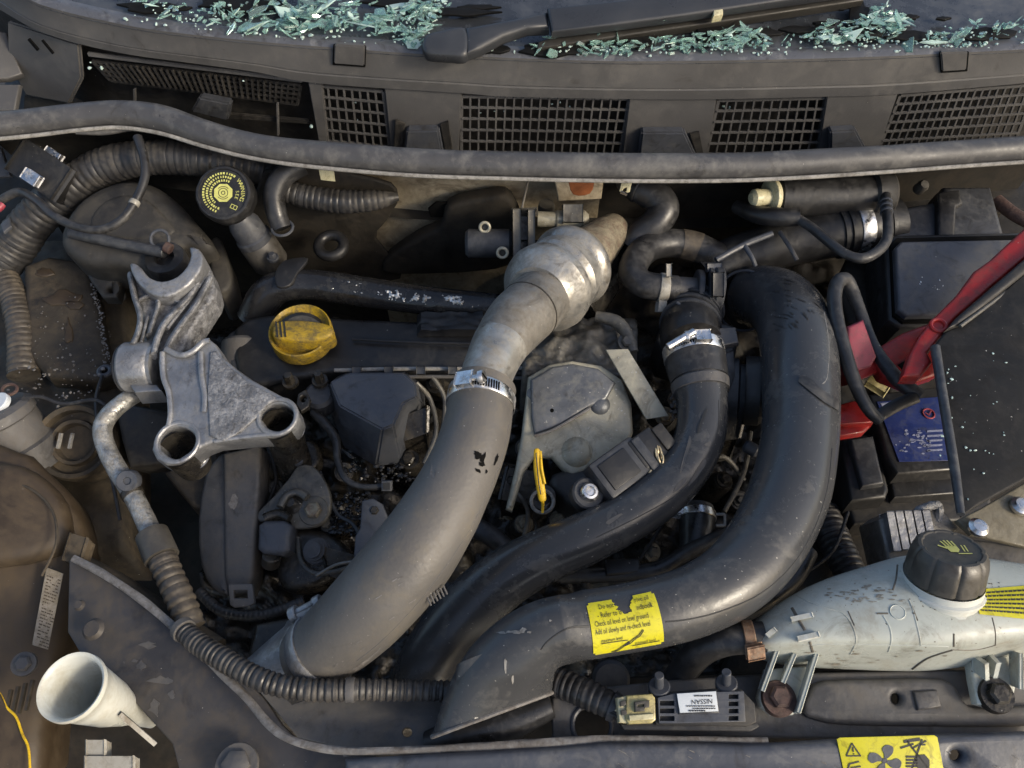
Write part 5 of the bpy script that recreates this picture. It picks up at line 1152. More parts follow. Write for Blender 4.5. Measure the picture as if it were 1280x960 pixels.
for k, p in enumerate(lp_):
    t_ = (lp_[(k+1) % seg_]-lp_[k-1]).normalized(); x_ = (p-c_).normalized(); x_ = (x_-t_*x_.dot(t_)).normalized(); y_ = t_.cross(x_)
    R_.append([bm.verts.new(p+(x_*math.cos(a)+y_*math.sin(a))*.0015) for a in (q*PI/4 for q in range(8))])
for k in range(seg_):
    A, B_ = R_[k], R_[(k+1) % seg_]
    for q in range(8): bm.faces.new((A[q], A[(q+1) % 8], B_[(q+1) % 8], B_[q]))
obj('mouth_lip', bm, 'flange', jo)
obj('collar', lathe(P(934, 374, -.034), IV(-.75, .1, .35), [(.030, -.012), (.0335, -.010), (.0335, .004), (.031, .006), (0, .007)], 44), 'rubber', jo)
obj('collar_seam', ring(P(930, 376, -.020), IV(-.62, .1, .75), .0300, .0014, 40, 8), 'slate', jo)
def onpix(tube, u, v, z, f0, f1):
    q0 = (P(u, v, z)-CAM).normalized()
    b = min(((tube.pt(f0+(f1-f0)*i/60, a/20)-CAM).normalized().cross(q0).length, f0+(f1-f0)*i/60, a/20) for i in range(61) for a in range(-29, 30))
    return b[1:]
tb_ = []; rt = random.Random(14)
for k in range(30):
    f, th0 = onpix(tj, rt.uniform(962, 1024), rt.uniform(348, 430), .03, .02, .26)
    k_ = S(tj.at(f)[0]); sk_ = rt.uniform(.2, 1.1); pts_ = [(x+y*sk_, y) for x, y in blob(0, 0, rt.uniform(.4, 1.6), rt.uniform(1.5, 8), 11, .6)]
    tb_.append(poly_bm(pts_, lambda x, y: tj.pt(f+y*k_/tj.L, th0-x*k_/tj.at(f)[2], .0006)))
obj('scuffed_spots', join(*tb_), 'cowl_dark', jo, flat=True, kind='stuff')
from mathutils.bvhtree import BVHTree
def caster(o, root=None):
    dg = bpy.context.evaluated_depsgraph_get(); dg.update(); t = BVHTree.FromObject(o, dg); of = ORG[(root or o).name]
    def f(u, v, lift=.0004):
        h = t.ray_cast(CAM-of, ray(u, v).normalized())
        if h[0] is None: return None
        n = h[1] if h[1].dot(ray(u, v)) < 0 else -h[1]
        return h[0]+of+n*lift
    return f
def decal(cast, pts, lift=.0004):
    q = [cast(u, v, lift) for u, v in pts]
    bm = bmesh.new()
    if any(p is None for p in q): return bm
    bm.faces.new([bm.verts.new(p) for p in q]); return bm
cj = caster(jo)
def trace(cast, par, pts, wd, m, name, n=8, lift=.0):
    q = [cast(u, v, lift) for u, v in cr(pts, n)]; q = [p for p in q if p is not None]
    bm = bmesh.new(); R_ = []
    for i, p in enumerate(q):
        t_ = (q[min(i+1, len(q)-1)]-q[max(i-1, 0)]).normalized(); nn_ = (CAM-p).normalized(); b_ = t_.cross(nn_).normalized(); nn_ = b_.cross(t_)
        R_.append([bm.verts.new(p+(b_*math.cos(a)+nn_*math.sin(a)*.6)*wd) for a in (k*PI/3 for k in range(6))])
    for A, B_ in zip(R_, R_[1:]):
        for k in range(6): bm.faces.new((A[k], A[(k+1) % 6], B_[(k+1) % 6], B_[k]))
    return obj(name, bm, m, par)
trace(cj, jo, [(1040, 560), (1034, 610), (1018, 660), (990, 706), (950, 742), (900, 764), (860, 774), (832, 777)], .0006, 'print', 'mould_seam')
trace(cj, jo, [(736, 783), (715, 784), (700, 790), (684, 802), (676, 812)], .0006, 'print', 'mould_seam')
trace(cj, jo, [(1030, 390), (1036, 430), (1034, 470), (1028, 480)], .0004, 'strip', 'scratch')
st_p = cr([(1000, 470), (1012, 474), (1030, 490), (1047, 500)], 5); st_q = cr([(1047, 514), (1030, 504), (1010, 488), (998, 478)], 5)
bmS = bmesh.new(); qa = [cj(u, v, .0012) for u, v in st_p]; qb = [cj(u, v, .0012) for u, v in reversed(st_q)]
for k in range(len(qa)-1):
    if all((qa[k], qa[k+1], qb[k], qb[k+1])): bmS.faces.new([bmS.verts.new(p) for p in (qa[k], qa[k+1], qb[k+1], qb[k])])
obj('dark_strip', bmS, 'rubber', jo)  # flat dark strip laid on the pipe's surface
rt = random.Random(33)
obj('white_scuff', join(*[decal(cj, blob(u, v, a, b, 11, .45)) for u, v, a, b in ((640, 790, 10, 1.6), (654, 787, 3.5, 3.5), (628, 791, 6, 1.4), (647, 791, 7, 1.4), (662, 790, 3, 1.4), (688, 776, 1.6, 1.6), (566, 838, 2, 6), (558, 872, 2, 5), (632, 832, 2, 8), (641, 850, 1.4, 5))]), 'strip', jo, flat=True, kind='stuff')
cm_, cg_ = caster(mh), caster(gh)
obj('pale_scuff', join(*[decal(cm_, [p[:2] for p in cr(q, 5, True)], .0004) for q in ([(858, 560), (862, 545), (864, 552), (858, 572), (852, 590), (850, 588)], [(880, 556), (888, 552), (886, 558)], [(872, 585), (880, 574), (882, 580), (868, 600), (860, 606)], [(846, 606), (858, 596), (856, 604), (842, 616)], [(758, 652), (775, 642), (776, 645), (762, 655)])]), 'slamgrey', mh, flat=True, kind='stuff')
trace(cg_, gh, [(636, 530), (628, 570), (612, 612), (590, 656), (560, 704), (520, 756), (478, 800), (446, 826)], .0005, 'ghose', 'mould_seam')
trace(cm_, mh, [(898, 500), (896, 545), (878, 588), (846, 618), (800, 645), (745, 672)], .0004, 'print', 'mould_seam')
obj('dark_graze', join(*[decal(cm_, [p[:2] for p in cr(q, 5, True)], .0004) for q in ([(880, 515), (884, 512), (876, 535), (872, 542), (872, 534)], [(724, 699), (727, 699), (726, 702)])]), 'print', mh, flat=True, kind='stuff')
rt = random.Random(51); dl = []
for k in range(16):
    u, v = rt.uniform(395, 520), rt.uniform(700, 835); l = rt.uniform(2, 11)
    dl.append(decal(cg_, [(u, v), (u+l*.8, v-l*.5), (u+l*.8+.8, v-l*.5+.9), (u+.6, v+1.2)], .0003))
for q in ([(440, 836), (452, 828), (468, 816), (476, 808), (474, 812), (460, 826), (446, 838)], [(540, 580), (545, 590), (543, 598), (537, 594)]):
    dl.append(decal(cg_, q, .0003))
obj('pale_scuff', join(*dl), 'flange', gh, flat=True, kind='stuff')
# the oil sticker wrapped on the pipe
fA, tA = onpix(tj, 740, 778, .08, .6, 1); fB, tB = onpix(tj, 827, 772, .08, .6, 1)
fT, tT = onpix(tj, 783, 747, .08, .7, 1); fU, tU = onpix(tj, 785, 812, .08, .7, 1)
def lab(x, y, off=.0009):       # x 0..1 along, y 0..1 from bottom to top
    return tj.pt(fA+(fB-fA)*x, tU+(tT-tU)*y, off)
bm = bmesh.new(); g = {}; nx, ny = 72, 66
for i in range(nx+1):
    for j in range(ny+1): g[i, j] = bm.verts.new(lab(i/nx, j/ny, .0006))
for i in range(nx):
    for j in range(ny):
        x, y = (i+.5)/nx, (j+.5)/ny
        if y > .70 and abs(x-.53-.05*noise.noise(Vector((y*9, 1, 0)))) < .05+.12*(y-.7)/.3+.05*noise.noise(Vector((y*22, x*14, 3))): continue
        if (x < .03 or x > .97) and (y < .04 or y > .96): continue
        bm.faces.new((g[i, j], g[i+1, j], g[i+1, j+1], g[i, j+1]))
for v in [v for v in bm.verts if not v.link_faces]: bm.verts.remove(v)
stk = obj('oil_sticker', bm, 'sticker', jo)
W_ = (lab(0, .5)-lab(1, .5)).length; H_ = (lab(.5, 0)-lab(.5, 1)).length
tx = []
def line(s, x, y, h, sx=1.0):
    tx.append(text_bm(s, h*1.35, lambda a, b: lab(x+a/W_, y+b/H_, .0010), 'LEFT', sx))
hh = H_*.096
line('Do not', .16, .845, hh, .8); line('rive oil', .70, .86, hh, .8)
line('- Refer to o', .12, .70, hh, .78); line('ndbook', .70, .72, hh, .8)
line('Check oil level on level ground', .06, .565, hh, .66)
line('Add oil slowly and re-check level', .05, .43, hh, .63)
line('maximum level', .12, .275, hh*.75, .72); line('minimum level', .60, .115, hh*.75, .72)
def stroke(p, w_):
    for (x0, y0), (x1, y1) in zip(p, p[1:]):
        dx, dy = (x1-x0)*W_, (y1-y0)*H_; l = math.hypot(dx, dy); nx_, ny_ = -dy/l*w_/W_, dx/l*w_/H_
        tx.append(poly_bm([(x0+nx_, y0+ny_), (x1+nx_, y1+ny_), (x1-nx_, y1-ny_), (x0-nx_, y0-ny_)], lambda a, b: lab(a, b, .0010)))
stroke([(.26, .03), (.34, .06), (.42, .14), (.50, .18), (.58, .25), (.66, .30), (.72, .38)], .00025)
stroke([(.28, .01), (.36, .04), (.44, .12), (.53, .16), (.60, .23), (.68, .28), (.74, .37), (.72, .39)], .00025)
stroke([(.50, .24), (.40, .25), (.12, .255)], .00025); stroke([(.55, .10), (.62, .10), (.95, .10)], .00025); stroke([(.45, .14), (.52, .20)], .0008)
obj('print', join(*tx), 'print', stk, flat=True)
# duct under the mouth of the pipe
obj('air_duct', Tube([(535, 930, -.03, 16), (580, 918, -.022, 22), (640, 900, -.014, 24), (690, 882, -.008, 14)], 8).mesh(24, sq=lambda f: (1, 1)), 'rubber', None, 'black rubber air duct lying under the mouth of the J shaped pipe', 'duct')
t, o = hose('corrugated_hose', [(668, 842, -.01, 18), (695, 852, -.006, 19), (725, 864, .0, 19), (752, 876, .004, 18), (776, 888, .006, 14)], 'corr', 'short black corrugated hose between the J pipe and the amber connector', 'hose', None, 24, (.005, .09))
obj('end_collar', t.band(.93, .005, -.001, .0015), 'darkbox', o)
for k in range(4): obj('wire', Tube([(762, 884+k*2, .012, 2), (772, 884+k*4, .014, 1.8), (782, 882+k*5, .014, 1.8)], 4).mesh(7), 'copperwire' if k == 1 else 'print', o)
obj('round_plug', lathe(P(762, 848, -.045), Vector((0, -.4, 1)), [(0, .012), (.012, .012), (.0145, .009), (.0145, 0)], 28), 'darkbox', None, 'round dark plug in the shadow behind the corrugated hose', 'plug')

# canister and intake tube under the seal at the right
vc = thing('vacuum_canister', 'black cylindrical canister under the right of the seal with cream plug end', 'canister', P(1040, 245, .0))
obj('body', cyl(P(968, 246, .03), P(1112, 244, .03), .021, 36, .004), 'black', vc)
obj('end_cap', cyl(P(1085, 243, .031), P(1112, 242, .031), .0235, 36, .003), 'cowl_dark', vc)
pg = thing('plug', 'cream plastic plug with flange at the left end of the black canister', 'plug', P(955, 245, .03))
ax = IV(-1, .12, .25)
obj('flange', lathe(P(964, 245, .035), ax, [(0, -.003), (.0165, -.003), (.0175, -.001), (.0175, .002), (.015, .004), (.006, .005), (0, .005)], 32), 'ivory', pg)
obj('nipple', lathe(P(964, 246, .036), ax, [(.0085, 0), (.0082, .012), (.009, .016), (.0085, .020), (.005, .023), (0, .0235)], 24), 'ivory', pg)
t, o = hose('intake_tube', [(880, 345, -.03, 26), (915, 325, -.02, 28), (955, 312, -.012, 29), (1000, 300, -.006, 30), (1040, 291, .0, 31), (1075, 285, .002, 32), (1115, 280, .0, 34)], 'black', 'black ribbed intake tube running to the air filter box', 'intake tube', None, 36)
obj('silver_band', t.band(.80, .012, -.0005, .0014), 'steel', o)
for f in (.70, .735, .88, .92): obj('rib', t.band(f, .004, -.0005, .0022), 'black', o)
obj('ridge', Tube([(895, 325, .012, 4), (930, 306, .018, 4), (965, 292, .022, 4)], 5).mesh(10), 'slate', o)
obj('ridge', Tube([(930, 306, .018, 3.5), (940, 322, .016, 3), (944, 332, .01, 3)], 5).mesh(10), 'slate', o)
obj('ridge', Tube([(975, 290, .02, 3), (988, 310, .02, 3), (996, 325, .014, 3)], 5).mesh(10), 'slamgrey', o)
hose('moulded_duct', [(920, 258, .02, 8), (945, 268, .028, 11), (970, 271, .034, 12), (998, 272, .036, 11)], 'black', 'black moulded duct below the cream plug', 'duct', None, 18)
t, o = hose('vacuum_hose', [(996, 273, .036, 6), (1015, 285, .04, 6), (1038, 304, .044, 6), (1058, 318, .046, 6), (1078, 323, .046, 6.5), (1096, 315, .046, 6.5), (1108, 300, .046, 6.5), (1110, 280, .046, 6.5), (1108, 262, .046, 6.5), (1107, 245, .044, 6.5)], 'rubber', 'thin grey vacuum hose hanging in a U below the canister', 'hose', None, 16)
for f in (.86, .90, .94): obj('rib', t.band(f, .0025, -.0003, .001, 18), 'slate', o)
ab = thing('air_filter_box', 'large slate black air filter box at the right under the seal', 'air filter box', P(1190, 340, -.1))
obj('rear_body', plate([(1112, 262), (1172, 250), (1180, 232), (1240, 232), (1262, 310), (1180, 330), (1112, 310)], n=(0, -.25, 1), at=(1180, 290, .012), depth=.08, bev=.006), 'darkbox', ab)
obj('rear_post', plate([(1172, 240), (1200, 236), (1204, 254), (1196, 258), (1192, 330), (1174, 330)], n=(0, -.25, 1), at=(1180, 290, .018), depth=.03, bev=.003), 'black', ab)
obj('base_rim', plate([(1106, 302), (1116, 293), (1290, 289), (1290, 408), (1126, 410), (1111, 400)], n=(0, -.22, 1), at=(1180, 350, .016), depth=.05, bev=.004), 'black', ab)
obj('lid_gap', plate([(1113, 305), (1121, 297), (1290, 293), (1290, 400), (1129, 403), (1117, 394)], n=(0, -.22, 1), at=(1180, 350, .019), depth=.012, bev=.001), 'hole', ab)
obj('lid', plate([(1119, 309), (1127, 301), (1290, 298), (1290, 391), (1134, 395), (1123, 387)], n=(0, -.22, 1), at=(1180, 350, .025), depth=.014, bev=.003, smooth=0), 'slate', ab)
obj('lid_knob', lathe(P(1154, 232, .03), Vector((0, -.5, 1)), [(0, .004), (.004, .004), (.006, 0), (.006, -.01)], 18), 'capgrey', ab)
r = random.Random(17); bm = bmesh.new()
for k in range(26): crumb(HIT(1165+r.gauss(0, 8), 354+r.gauss(0, 5), P(1180, 350, .0245), Vector((0, -.22, 1)).normalized()), r.uniform(.0005, .0014))
obj('chalky_grit', bm, 'label', ab, kind='stuff', flat=True)
obj('side_panel', plate([(1060, 318), (1110, 330), (1118, 395), (1100, 420), (1060, 400), (1048, 360)], -.03, depth=.06, bev=.005), 'grime', None, 'dark ribbed panel left of the air filter lid', 'panel')
obj('wing_strut', Tube([(1245, 250, .0, 8), (1268, 268, .0, 8), (1300, 285, .0, 8)], 5).mesh(12), 'rust', None, 'rusty strut beside the filter box at the far right', 'strut')

# battery area
bt = thing('battery', 'black battery with a blue printed label beneath the red cover', 'battery', P(1140, 560, -.12))
bp = P(1140, 550, -.045)
bN = Vector((0, 0, 1))
obj('case', plate([(1085, 492), (1210, 478), (1230, 585), (1122, 592), (1108, 570)], n=bN, p0=bp, depth=.10, bev=.004), 'black', bt)
obj('lower_ledge', plate([(1108, 575), (1220, 570), (1228, 615), (1118, 622)], n=bN, p0=bp-bN*.018, depth=.09, bev=.003), 'black', bt)
bl = obj('label', plate([(1096, 502), (1200, 494), (1208, 575), (1124, 577)], n=bN, p0=bp+bN*.0012, depth=.001, bev=.0003), 'blue', bt)
rb = random.Random(6); sc = []
for k in range(46):
    u, v = rb.gauss(1144, 11), rb.gauss(551, 7)
    sc.append(plate(blob(u, v, rb.uniform(.6, 3), rb.uniform(.5, 1.5), 7, .5), n=bN, p0=bp+bN*.0016, depth=.0003, bev=0))
for k in range(5):
    v = 538+k*6; sc.append(plate([(1159, v), (1178, v-1.2), (1178, v+1), (1159, v+2.4)], n=bN, p0=bp+bN*.0016, depth=.0003, bev=0))
sc.append(plate([(1101, 504), (1120, 502), (1122, 508), (1104, 511)], n=bN, p0=bp+bN*.0016, depth=.0003, bev=0))
obj('worn_print', join(*sc), 'washedprint', bl, flat=True, kind='stuff')
c = HIT(1161, 517, bp+bN*.0018, bN)
obj('round_mark', ring(c, bN, .0052, .0008, 24, 6), 'pink', bl)
obj('round_mark_tick', join(bar(c+Vector((-.003, .001, .0004)), c+Vector((-.0005, -.002, .0004)), .0009, .0004), bar(c+Vector((-.0005, -.002, .0004)), c+Vector((.003, .003, .0004)), .0009, .0004)), 'pink', bl)
fb = thing('fuse_box', 'small dark fuse box left of the battery', 'fuse box', P(1085, 590, -.1))
obj('case', plate([(1050, 545), (1095, 540), (1112, 612), (1108, 622), (1064, 626)], -.055, depth=.06, bev=.004), 'black', fb)
obj('lid', plate([(1062, 548), (1092, 544), (1106, 604), (1078, 608)], -.048, depth=.012, bev=.003), 'darkbox', fb)
obj('battery_tray', plate([(1050, 600), (1240, 590), (1240, 650), (1068, 655)], -.075, depth=.04, bev=.004), 'cowl_dark', None, 'dark battery tray below the fuse box', 'tray')
bm = bmesh.new()
tr = thing('terminal_cover', 'faded pinkish red terminal cover beside the grey cable loop', 'terminal cover', P(1078, 440, -.03))
obj('block', plate([(1060, 408), (1080, 399), (1097, 446), (1090, 458), (1066, 466), (1058, 440)], n=(.1, -.5, 1), at=(1078, 430, .03), depth=.05, bev=.003), 'pink', tr)
obj('block_step', plate([(1066, 464), (1096, 450), (1098, 466), (1070, 478)], n=(.1, -.5, 1), at=(1078, 465, .012), depth=.03, bev=.002), 'red', tr)
obj('brass_end', box(P(1098, 480, -.02), IV(.8, .5)*.010, IV(-.5, .8)*.005, ZUP*.004, .001), 'brass', tr)
rs = thing('red_strap', 'dusty red plastic strap ends below the cable loop', 'strap', P(1068, 520, -.03))
obj('strap_end', plate([(1046, 506), (1068, 500), (1094, 514), (1092, 528), (1048, 530)], -.02, depth=.012, bev=.002), 'red', rs)
obj('strap_lower', plate([(1046, 532), (1092, 528), (1080, 540), (1048, 545)], -.026, depth=.010, bev=.002), 'red', rs)
t, o = hose('battery_cable', [(1100, 526, .01, 7), (1086, 512, .016, 8), (1070, 482, .024, 8.5), (1056, 440, .032, 9), (1046, 400, .038, 9), (1043, 370, .042, 9), (1048, 352, .042, 9), (1058, 350, .038, 8.5), (1066, 365, .03, 8), (1076, 392, .024, 7.5), (1090, 430, .02, 8), (1108, 458, .016, 9), (1128, 480, .012, 9.5), (1150, 494, .01, 9)], 'rubber', 'grey battery cable bent in a tight tall loop', 'cable', None, 18)
obj('cable_strap', Tube([(1146, 496, .012, 8), (1122, 506, .010, 8), (1098, 520, .008, 8)], 5).mesh(14, sq=lambda f: (.5, 1)), 'black', o)
# opened battery cover: red inner box and black outer lid
bc_ = thing('battery_cover', 'black battery cover with bright red underside tipped up at the right', 'battery cover', P(1220, 480, .0))
cn = Vector((-.10, -.10, 1)).normalized(); cp_ = P(1220, 480, .055)
obj('outer_panel', plate([(1167, 432), (1182, 414), (1210, 402), (1330, 300), (1330, 570), (1280, 600), (1222, 632), (1203, 645), (1194, 590), (1180, 510)], n=cn, p0=cp_, depth=.006, bev=.002), 'lidblack', bc_)
obj('rounded_edge', Tube([(1169, 434, .056, 6), (1180, 505, .056, 6), (1193, 585, .056, 6), (1201, 643, .056, 5)], 6).mesh(14), 'darkbox', bc_)
obj('hinge_channel', plate([(1182, 412), (1196, 396), (1240, 358), (1330, 280), (1330, 302), (1226, 385), (1200, 405)], n=cn, p0=cp_+cn*.004, depth=.014, bev=.003), 'cowl_dark', bc_)
obj('channel_rim', Tube([(1200, 408, .064, 2.5), (1240, 378, .066, 2.5), (1290, 340, .068, 2.5), (1330, 308, .07, 2.5)], 6).mesh(10), 'mount', bc_)
obj('red_panel', plate([(1138, 440), (1148, 420), (1166, 398), (1196, 368), (1218, 338), (1238, 324), (1266, 298), (1330, 240), (1330, 282), (1240, 358), (1196, 396), (1184, 410), (1172, 426), (1160, 440), (1166, 452), (1150, 470), (1128, 470)], n=cn, p0=cp_-cn*.004, depth=.016, bev=.003), 'red', bc_)
obj('red_lower', plate([(1088, 440), (1130, 415), (1165, 402), (1180, 420), (1172, 470), (1135, 482), (1106, 470)], n=(0, -.3, 1), at=(1135, 445, .02), depth=.02, bev=.004), 'red', bc_)
obj('red_ring', ring(P(1173, 407, .056), cn, .006, .0018, 24, 8), 'red', bc_)
obj('dark_slot', plate([(1122, 456), (1136, 448), (1142, 452), (1128, 462)], n=(0, -.3, 1), p0=P(1135, 445, .0205), depth=.001, bev=.0002), 'hole', bc_)
r = random.Random(19); bm = bmesh.new()
for k in range(26):
    u, v = r.uniform(1172, 1260), r.uniform(430, 600); crumb(HIT(u, v, cp_+cn*.0004, cn), r.uniform(.0004, .0012))
for u, v in ((1184, 466), (1190, 474), (1190, 497), (1203, 534), (1213, 563), (1219, 563), (1178, 545), (1210, 624)): crumb(HIT(u, v, cp_+cn*.0006, cn), .0013)
obj('glass_specks', bm, 'crumb', None, 'specks of broken glass on the black battery cover', 'glass specks', kind='stuff', flat=True)
bp_ = thing('beige_plate', 'dusty beige steel plate below the black battery cover', 'plate', P(1250, 640, .0))
obj('sheet', plate([(1196, 650), (1228, 634), (1290, 598), (1310, 600), (1310, 690), (1250, 676), (1215, 668)], n=(0, -.15, 1), at=(1250, 640, .02), depth=.006, bev=.0015), 'beige', bp_)
obj('sheet_lower', plate([(1200, 672), (1240, 676), (1310, 690), (1310, 760), (1210, 740)], n=(0, -.15, 1), at=(1250, 690, .004), depth=.03, bev=.003), 'slamgrey', bp_)
for u, v in ((1223, 659), (1276, 632)): obj('screw', lathe(P(u, v, .024), ZUP, [(0, .004), (.005, .0035), (.0075, .001), (.0075, -.002)], 20), 'steel', bp_)
# finned aluminium block
fb = thing('finned_block', 'dusty finned aluminium block behind the coolant tank cap', 'heat sink', P(1130, 668, -.02))
zc = .012
obj('core', plate([(1098, 650), (1112, 640), (1175, 634), (1200, 660), (1150, 700), (1110, 702)], n=(0, -.3, 1), at=(1130, 668, zc-.004), depth=.04, bev=.003), 'pipe', fb)
for k in range(5):
    u = 1108+k*11
    obj('fin', bar(P(u, 642-k*.6, zc+.002), P(u+9, 690-k*2, zc-.006), .0042, .014, ZUP, .0008), 'casts', fb)
obj('loop', Tube([(1142, 655, .006, 5), (1146, 640, .014, 5), (1158, 634, .016, 5), (1172, 632, .016, 6), (1174, 645, .012, 5), (1170, 656, .006, 5)], 5).mesh(10, lump=.15), 'cast', fb)

obj('shade_filler', plate([(1000, 620), (1060, 600), (1320, 640), (1320, 850), (900, 850), (930, 760)], -.10, depth=.08, bev=.01), 'grime', None, 'added dark shade filler deep below the battery and coolant tank', 'shade filler')  # dark plate added so the gap down here stays dark
# ------------------------------------------------------------------ slam panel
sp_ = thing('slam_panel', 'slate grey painted slam panel along the bottom right of the bay', 'slam panel', P(900, 930, -.06))
n1 = Vector((0, -.18, 1)).normalized(); s0 = P(1000, 890, -.012)
obj('upper_shelf', plate([(690, 872), (720, 862), (860, 848), (960, 842), (1260, 836), (1330, 840), (1330, 935), (1100, 925), (900, 922), (690, 925)], n=n1, p0=s0, depth=.008, bev=.002, holes=[ell(740, 907, 24, 22, 24), ell(1121, 873, 6, 7, 14)]), 'slamgrey', sp_)
obj('hole_rim', ring(HIT(740, 907, s0, n1), n1, 25*S(P(740, 907, 0)), .0018, 32, 8), 'slate', sp_)
obj('raised_tray', plate([(1012, 862), (1030, 850), (1100, 848), (1180, 848), (1200, 865), (1212, 882), (1240, 884), (1330, 882), (1330, 905), (1200, 908), (1060, 906), (1022, 900), (1004, 890)], n=n1, p0=s0+n1*.006, depth=.008, bev=.004, holes=[ell(1121, 873, 6, 7, 14)], smooth=2), 'slamgrey', sp_)
obj('square_pressing', plate([(1142, 864), (1172, 862), (1178, 884), (1148, 888)], n=n1, p0=s0+n1*.0085, depth=.004, bev=.0018), 'slamgrey', sp_)
n2 = Vector((0, -.30, 1)).normalized(); s2 = P(900, 945, .006)
obj('front_sheet', plate([(430, 950), (560, 942), (700, 934), (760, 928), (880, 928), (960, 930), (1060, 924), (1180, 918), (1340, 914), (1340, 1020), (430, 1020)], n=n2, p0=s2, depth=.012, bev=.005, holes=[ell(1198, 945, 8, 7, 18)]), 'slam', sp_)
obj('seam_edge', Tube([(430, 941, -.004, 5), (560, 936, .0, 5), (700, 928, .002, 6), (775, 924, .002, 5), (960, 926, .002, 4)], 6).mesh(12, 60, lump=.1, sq=lambda f: (.6, 1)), 'flange', sp_)
obj('hole_backing', plate([(650, 850), (1340, 830), (1340, 1000), (650, 1000)], n=n1, p0=s0-n1*.045, depth=.004, bev=.001), 'floor', sp_)
sc = []; rb = random.Random(23)
for k in range(22):
    u, v, a = rb.uniform(760, 1280), rb.uniform(935, 958), rb.uniform(3, 12)
    sc.append(plate([(u, v), (u+a, v+a*rb.uniform(.3, .7)), (u+a+.8, v+a*.6+.6), (u+.5, v+.8)], n=n2, p0=s2+n2*.0003, depth=.0003, bev=0))
obj('scratches', join(*sc), 'flange', sp_)
# fan warning sticker
n3 = n2; p3 = s2+n3*.0008
ws = obj('fan_sticker', plate([(1046, 924), (1050, 922), (1168, 919), (1172, 922), (1184, 985), (1060, 988)], n=n3, p0=p3, depth=.0008, bev=.0002), 'sticker', sp_)
sq_ = lambda pts: plate(pts, n=n3, p0=p3+n3*.0004, depth=.0003, bev=0)
pr = []
def seg2(a, b, w_):
    dx, dy = b[0]-a[0], b[1]-a[1]; l = math.hypot(dx, dy); x, y = -dy/l*w_, dx/l*w_
    return sq_([(a[0]+x, a[1]+y), (b[0]+x, b[1]+y), (b[0]-x, b[1]-y), (a[0]-x, a[1]-y)])
for a, b in (((1065, 929), (1058, 945)), ((1058, 945), (1076, 945)), ((1076, 945), (1065, 929)), ((1066, 934), (1067, 940))): pr.append(seg2(a, b, .8))
pr.append(sq_(ell(1067.3, 942.6, .9, .9, 8)))
fb_l = []
for k in range(4):   # fan with four blades
    a0 = R(20+90*k); cx, cy = 1106, 951
    fb_l.append(sq_([p[:2] for p in cr([(cx+rr*math.cos(a)*1.0, cy+rr*math.sin(a)*.95) for rr, a in ((2, a0-.2), (9, a0-.45), (16, a0-.55), (21, a0-.25), (21, a0+.15), (15, a0+.4), (8, a0+.5))], 4, True)]))
fb_l.append(sq_(ell(1106, 951, 3.6, 3.4, 14)))
obj('fan_symbol', join(*fb_l), 'slate', ws, flat=True)
for k in range(4): pr.append(seg2((1133, 946+k*4), (1147, 946+k*4), 1.3))
pr.append(sq_([(1145, 944), (1156, 943), (1162, 950), (1162, 960), (1150, 962), (1145, 958)]))
pr += [seg2((1130, 927), (1150, 924), 2), seg2((1126, 935), (1142, 930), 1.2), seg2((1140, 936), (1158, 926), 1), seg2((1150, 931), (1157, 931), 1)]
pr += [seg2((1134, 926), (1160, 960), 1.0), seg2((1153, 924), (1140, 962), 1.0)]
pr += [seg2((1062, 955), (1074, 952), 1), seg2((1062, 955), (1060, 962), 1), seg2((1064, 960), (1076, 958), 1)]
obj('pictograms', join(*pr), 'print', ws, flat=True, kind='stuff')

# sensor module with amber connector
sm = thing('sensor_module', 'black slotted sensor module with white label on the slam panel', 'sensor module', P(870, 885, -.005))
mz = .022
def mp(pts, dz, depth, m, name, bev=.001, holes=(), par=None):
    return obj(name, plate(pts, n=n1, p0=P(870, 885, mz)+n1*dz, depth=depth, bev=bev, holes=holes), m, par or sm)
mp([(818, 866), (900, 860), (928, 862), (944, 880), (946, 903), (934, 908), (820, 906), (816, 890)], 0, .014, 'cowl_dark', 'base')
mp([(822, 872), (846, 866), (930, 864), (932, 902), (850, 904), (824, 904)], .004, .006, 'slate', 'frame', .0003, [rect(825, 876+k*9.5, 843, 882+k*9.5) for k in range(3)]+[rect(911, 868+k*9, 923, 873.5+k*9) for k in range(4)])
mp([(845, 866), (896, 863), (899, 891), (849, 893)], .0055, .002, 'darkbox', 'label_seat', .0005)
lbl = mp([(846, 867), (895, 864), (898, 889), (850, 891)], .0062, .0008, 'label', 'label', .0002)
lo = P(870, 885, mz)+n1*.0066
def lmap(u0, v0, k):
    A, B, C_ = HIT(u0, v0, lo, n1), HIT(u0-1, v0+.05, lo, n1), HIT(u0, v0+1, lo, n1)
    return lambda x, y: A+(B-A)*x*k+(C_-A)*y*k
tx = [text_bm('NISSAN', 1.0, lmap(891, 873.5, 8.6), 'LEFT', .92)]
rb = random.Random(8)
for v, x0, x1, h_ in ((869, 868, 889, 1.6), (882, 858, 892, 1.3), (885, 866, 893, 1.2), (887.6, 861, 880, 1.8)):
    x = x0
    while x < x1:
        w2 = rb.uniform(1.2, 3.4)
        tx.append(plate(rect(x, v, x+w2, v+h_), n=n1, p0=lo+n1*.0001, depth=.0002, bev=0)); x += w2+.7
obj('print', join(*tx), 'print', lbl, flat=True)
for u, v in ((824, 852), (908, 848)):
    obj('stud', join(cyl(P(u, v+10, .02), P(u, v-8, .036), .0032, 14), cyl(P(u, v+12, .018), P(u, v+5, .024), .0075, 18)), 'slate', sm)
mp([(775, 905), (840, 900), (945, 902), (950, 908), (940, 914), (780, 912)], -.004, .008, 'black', 'base_lip')
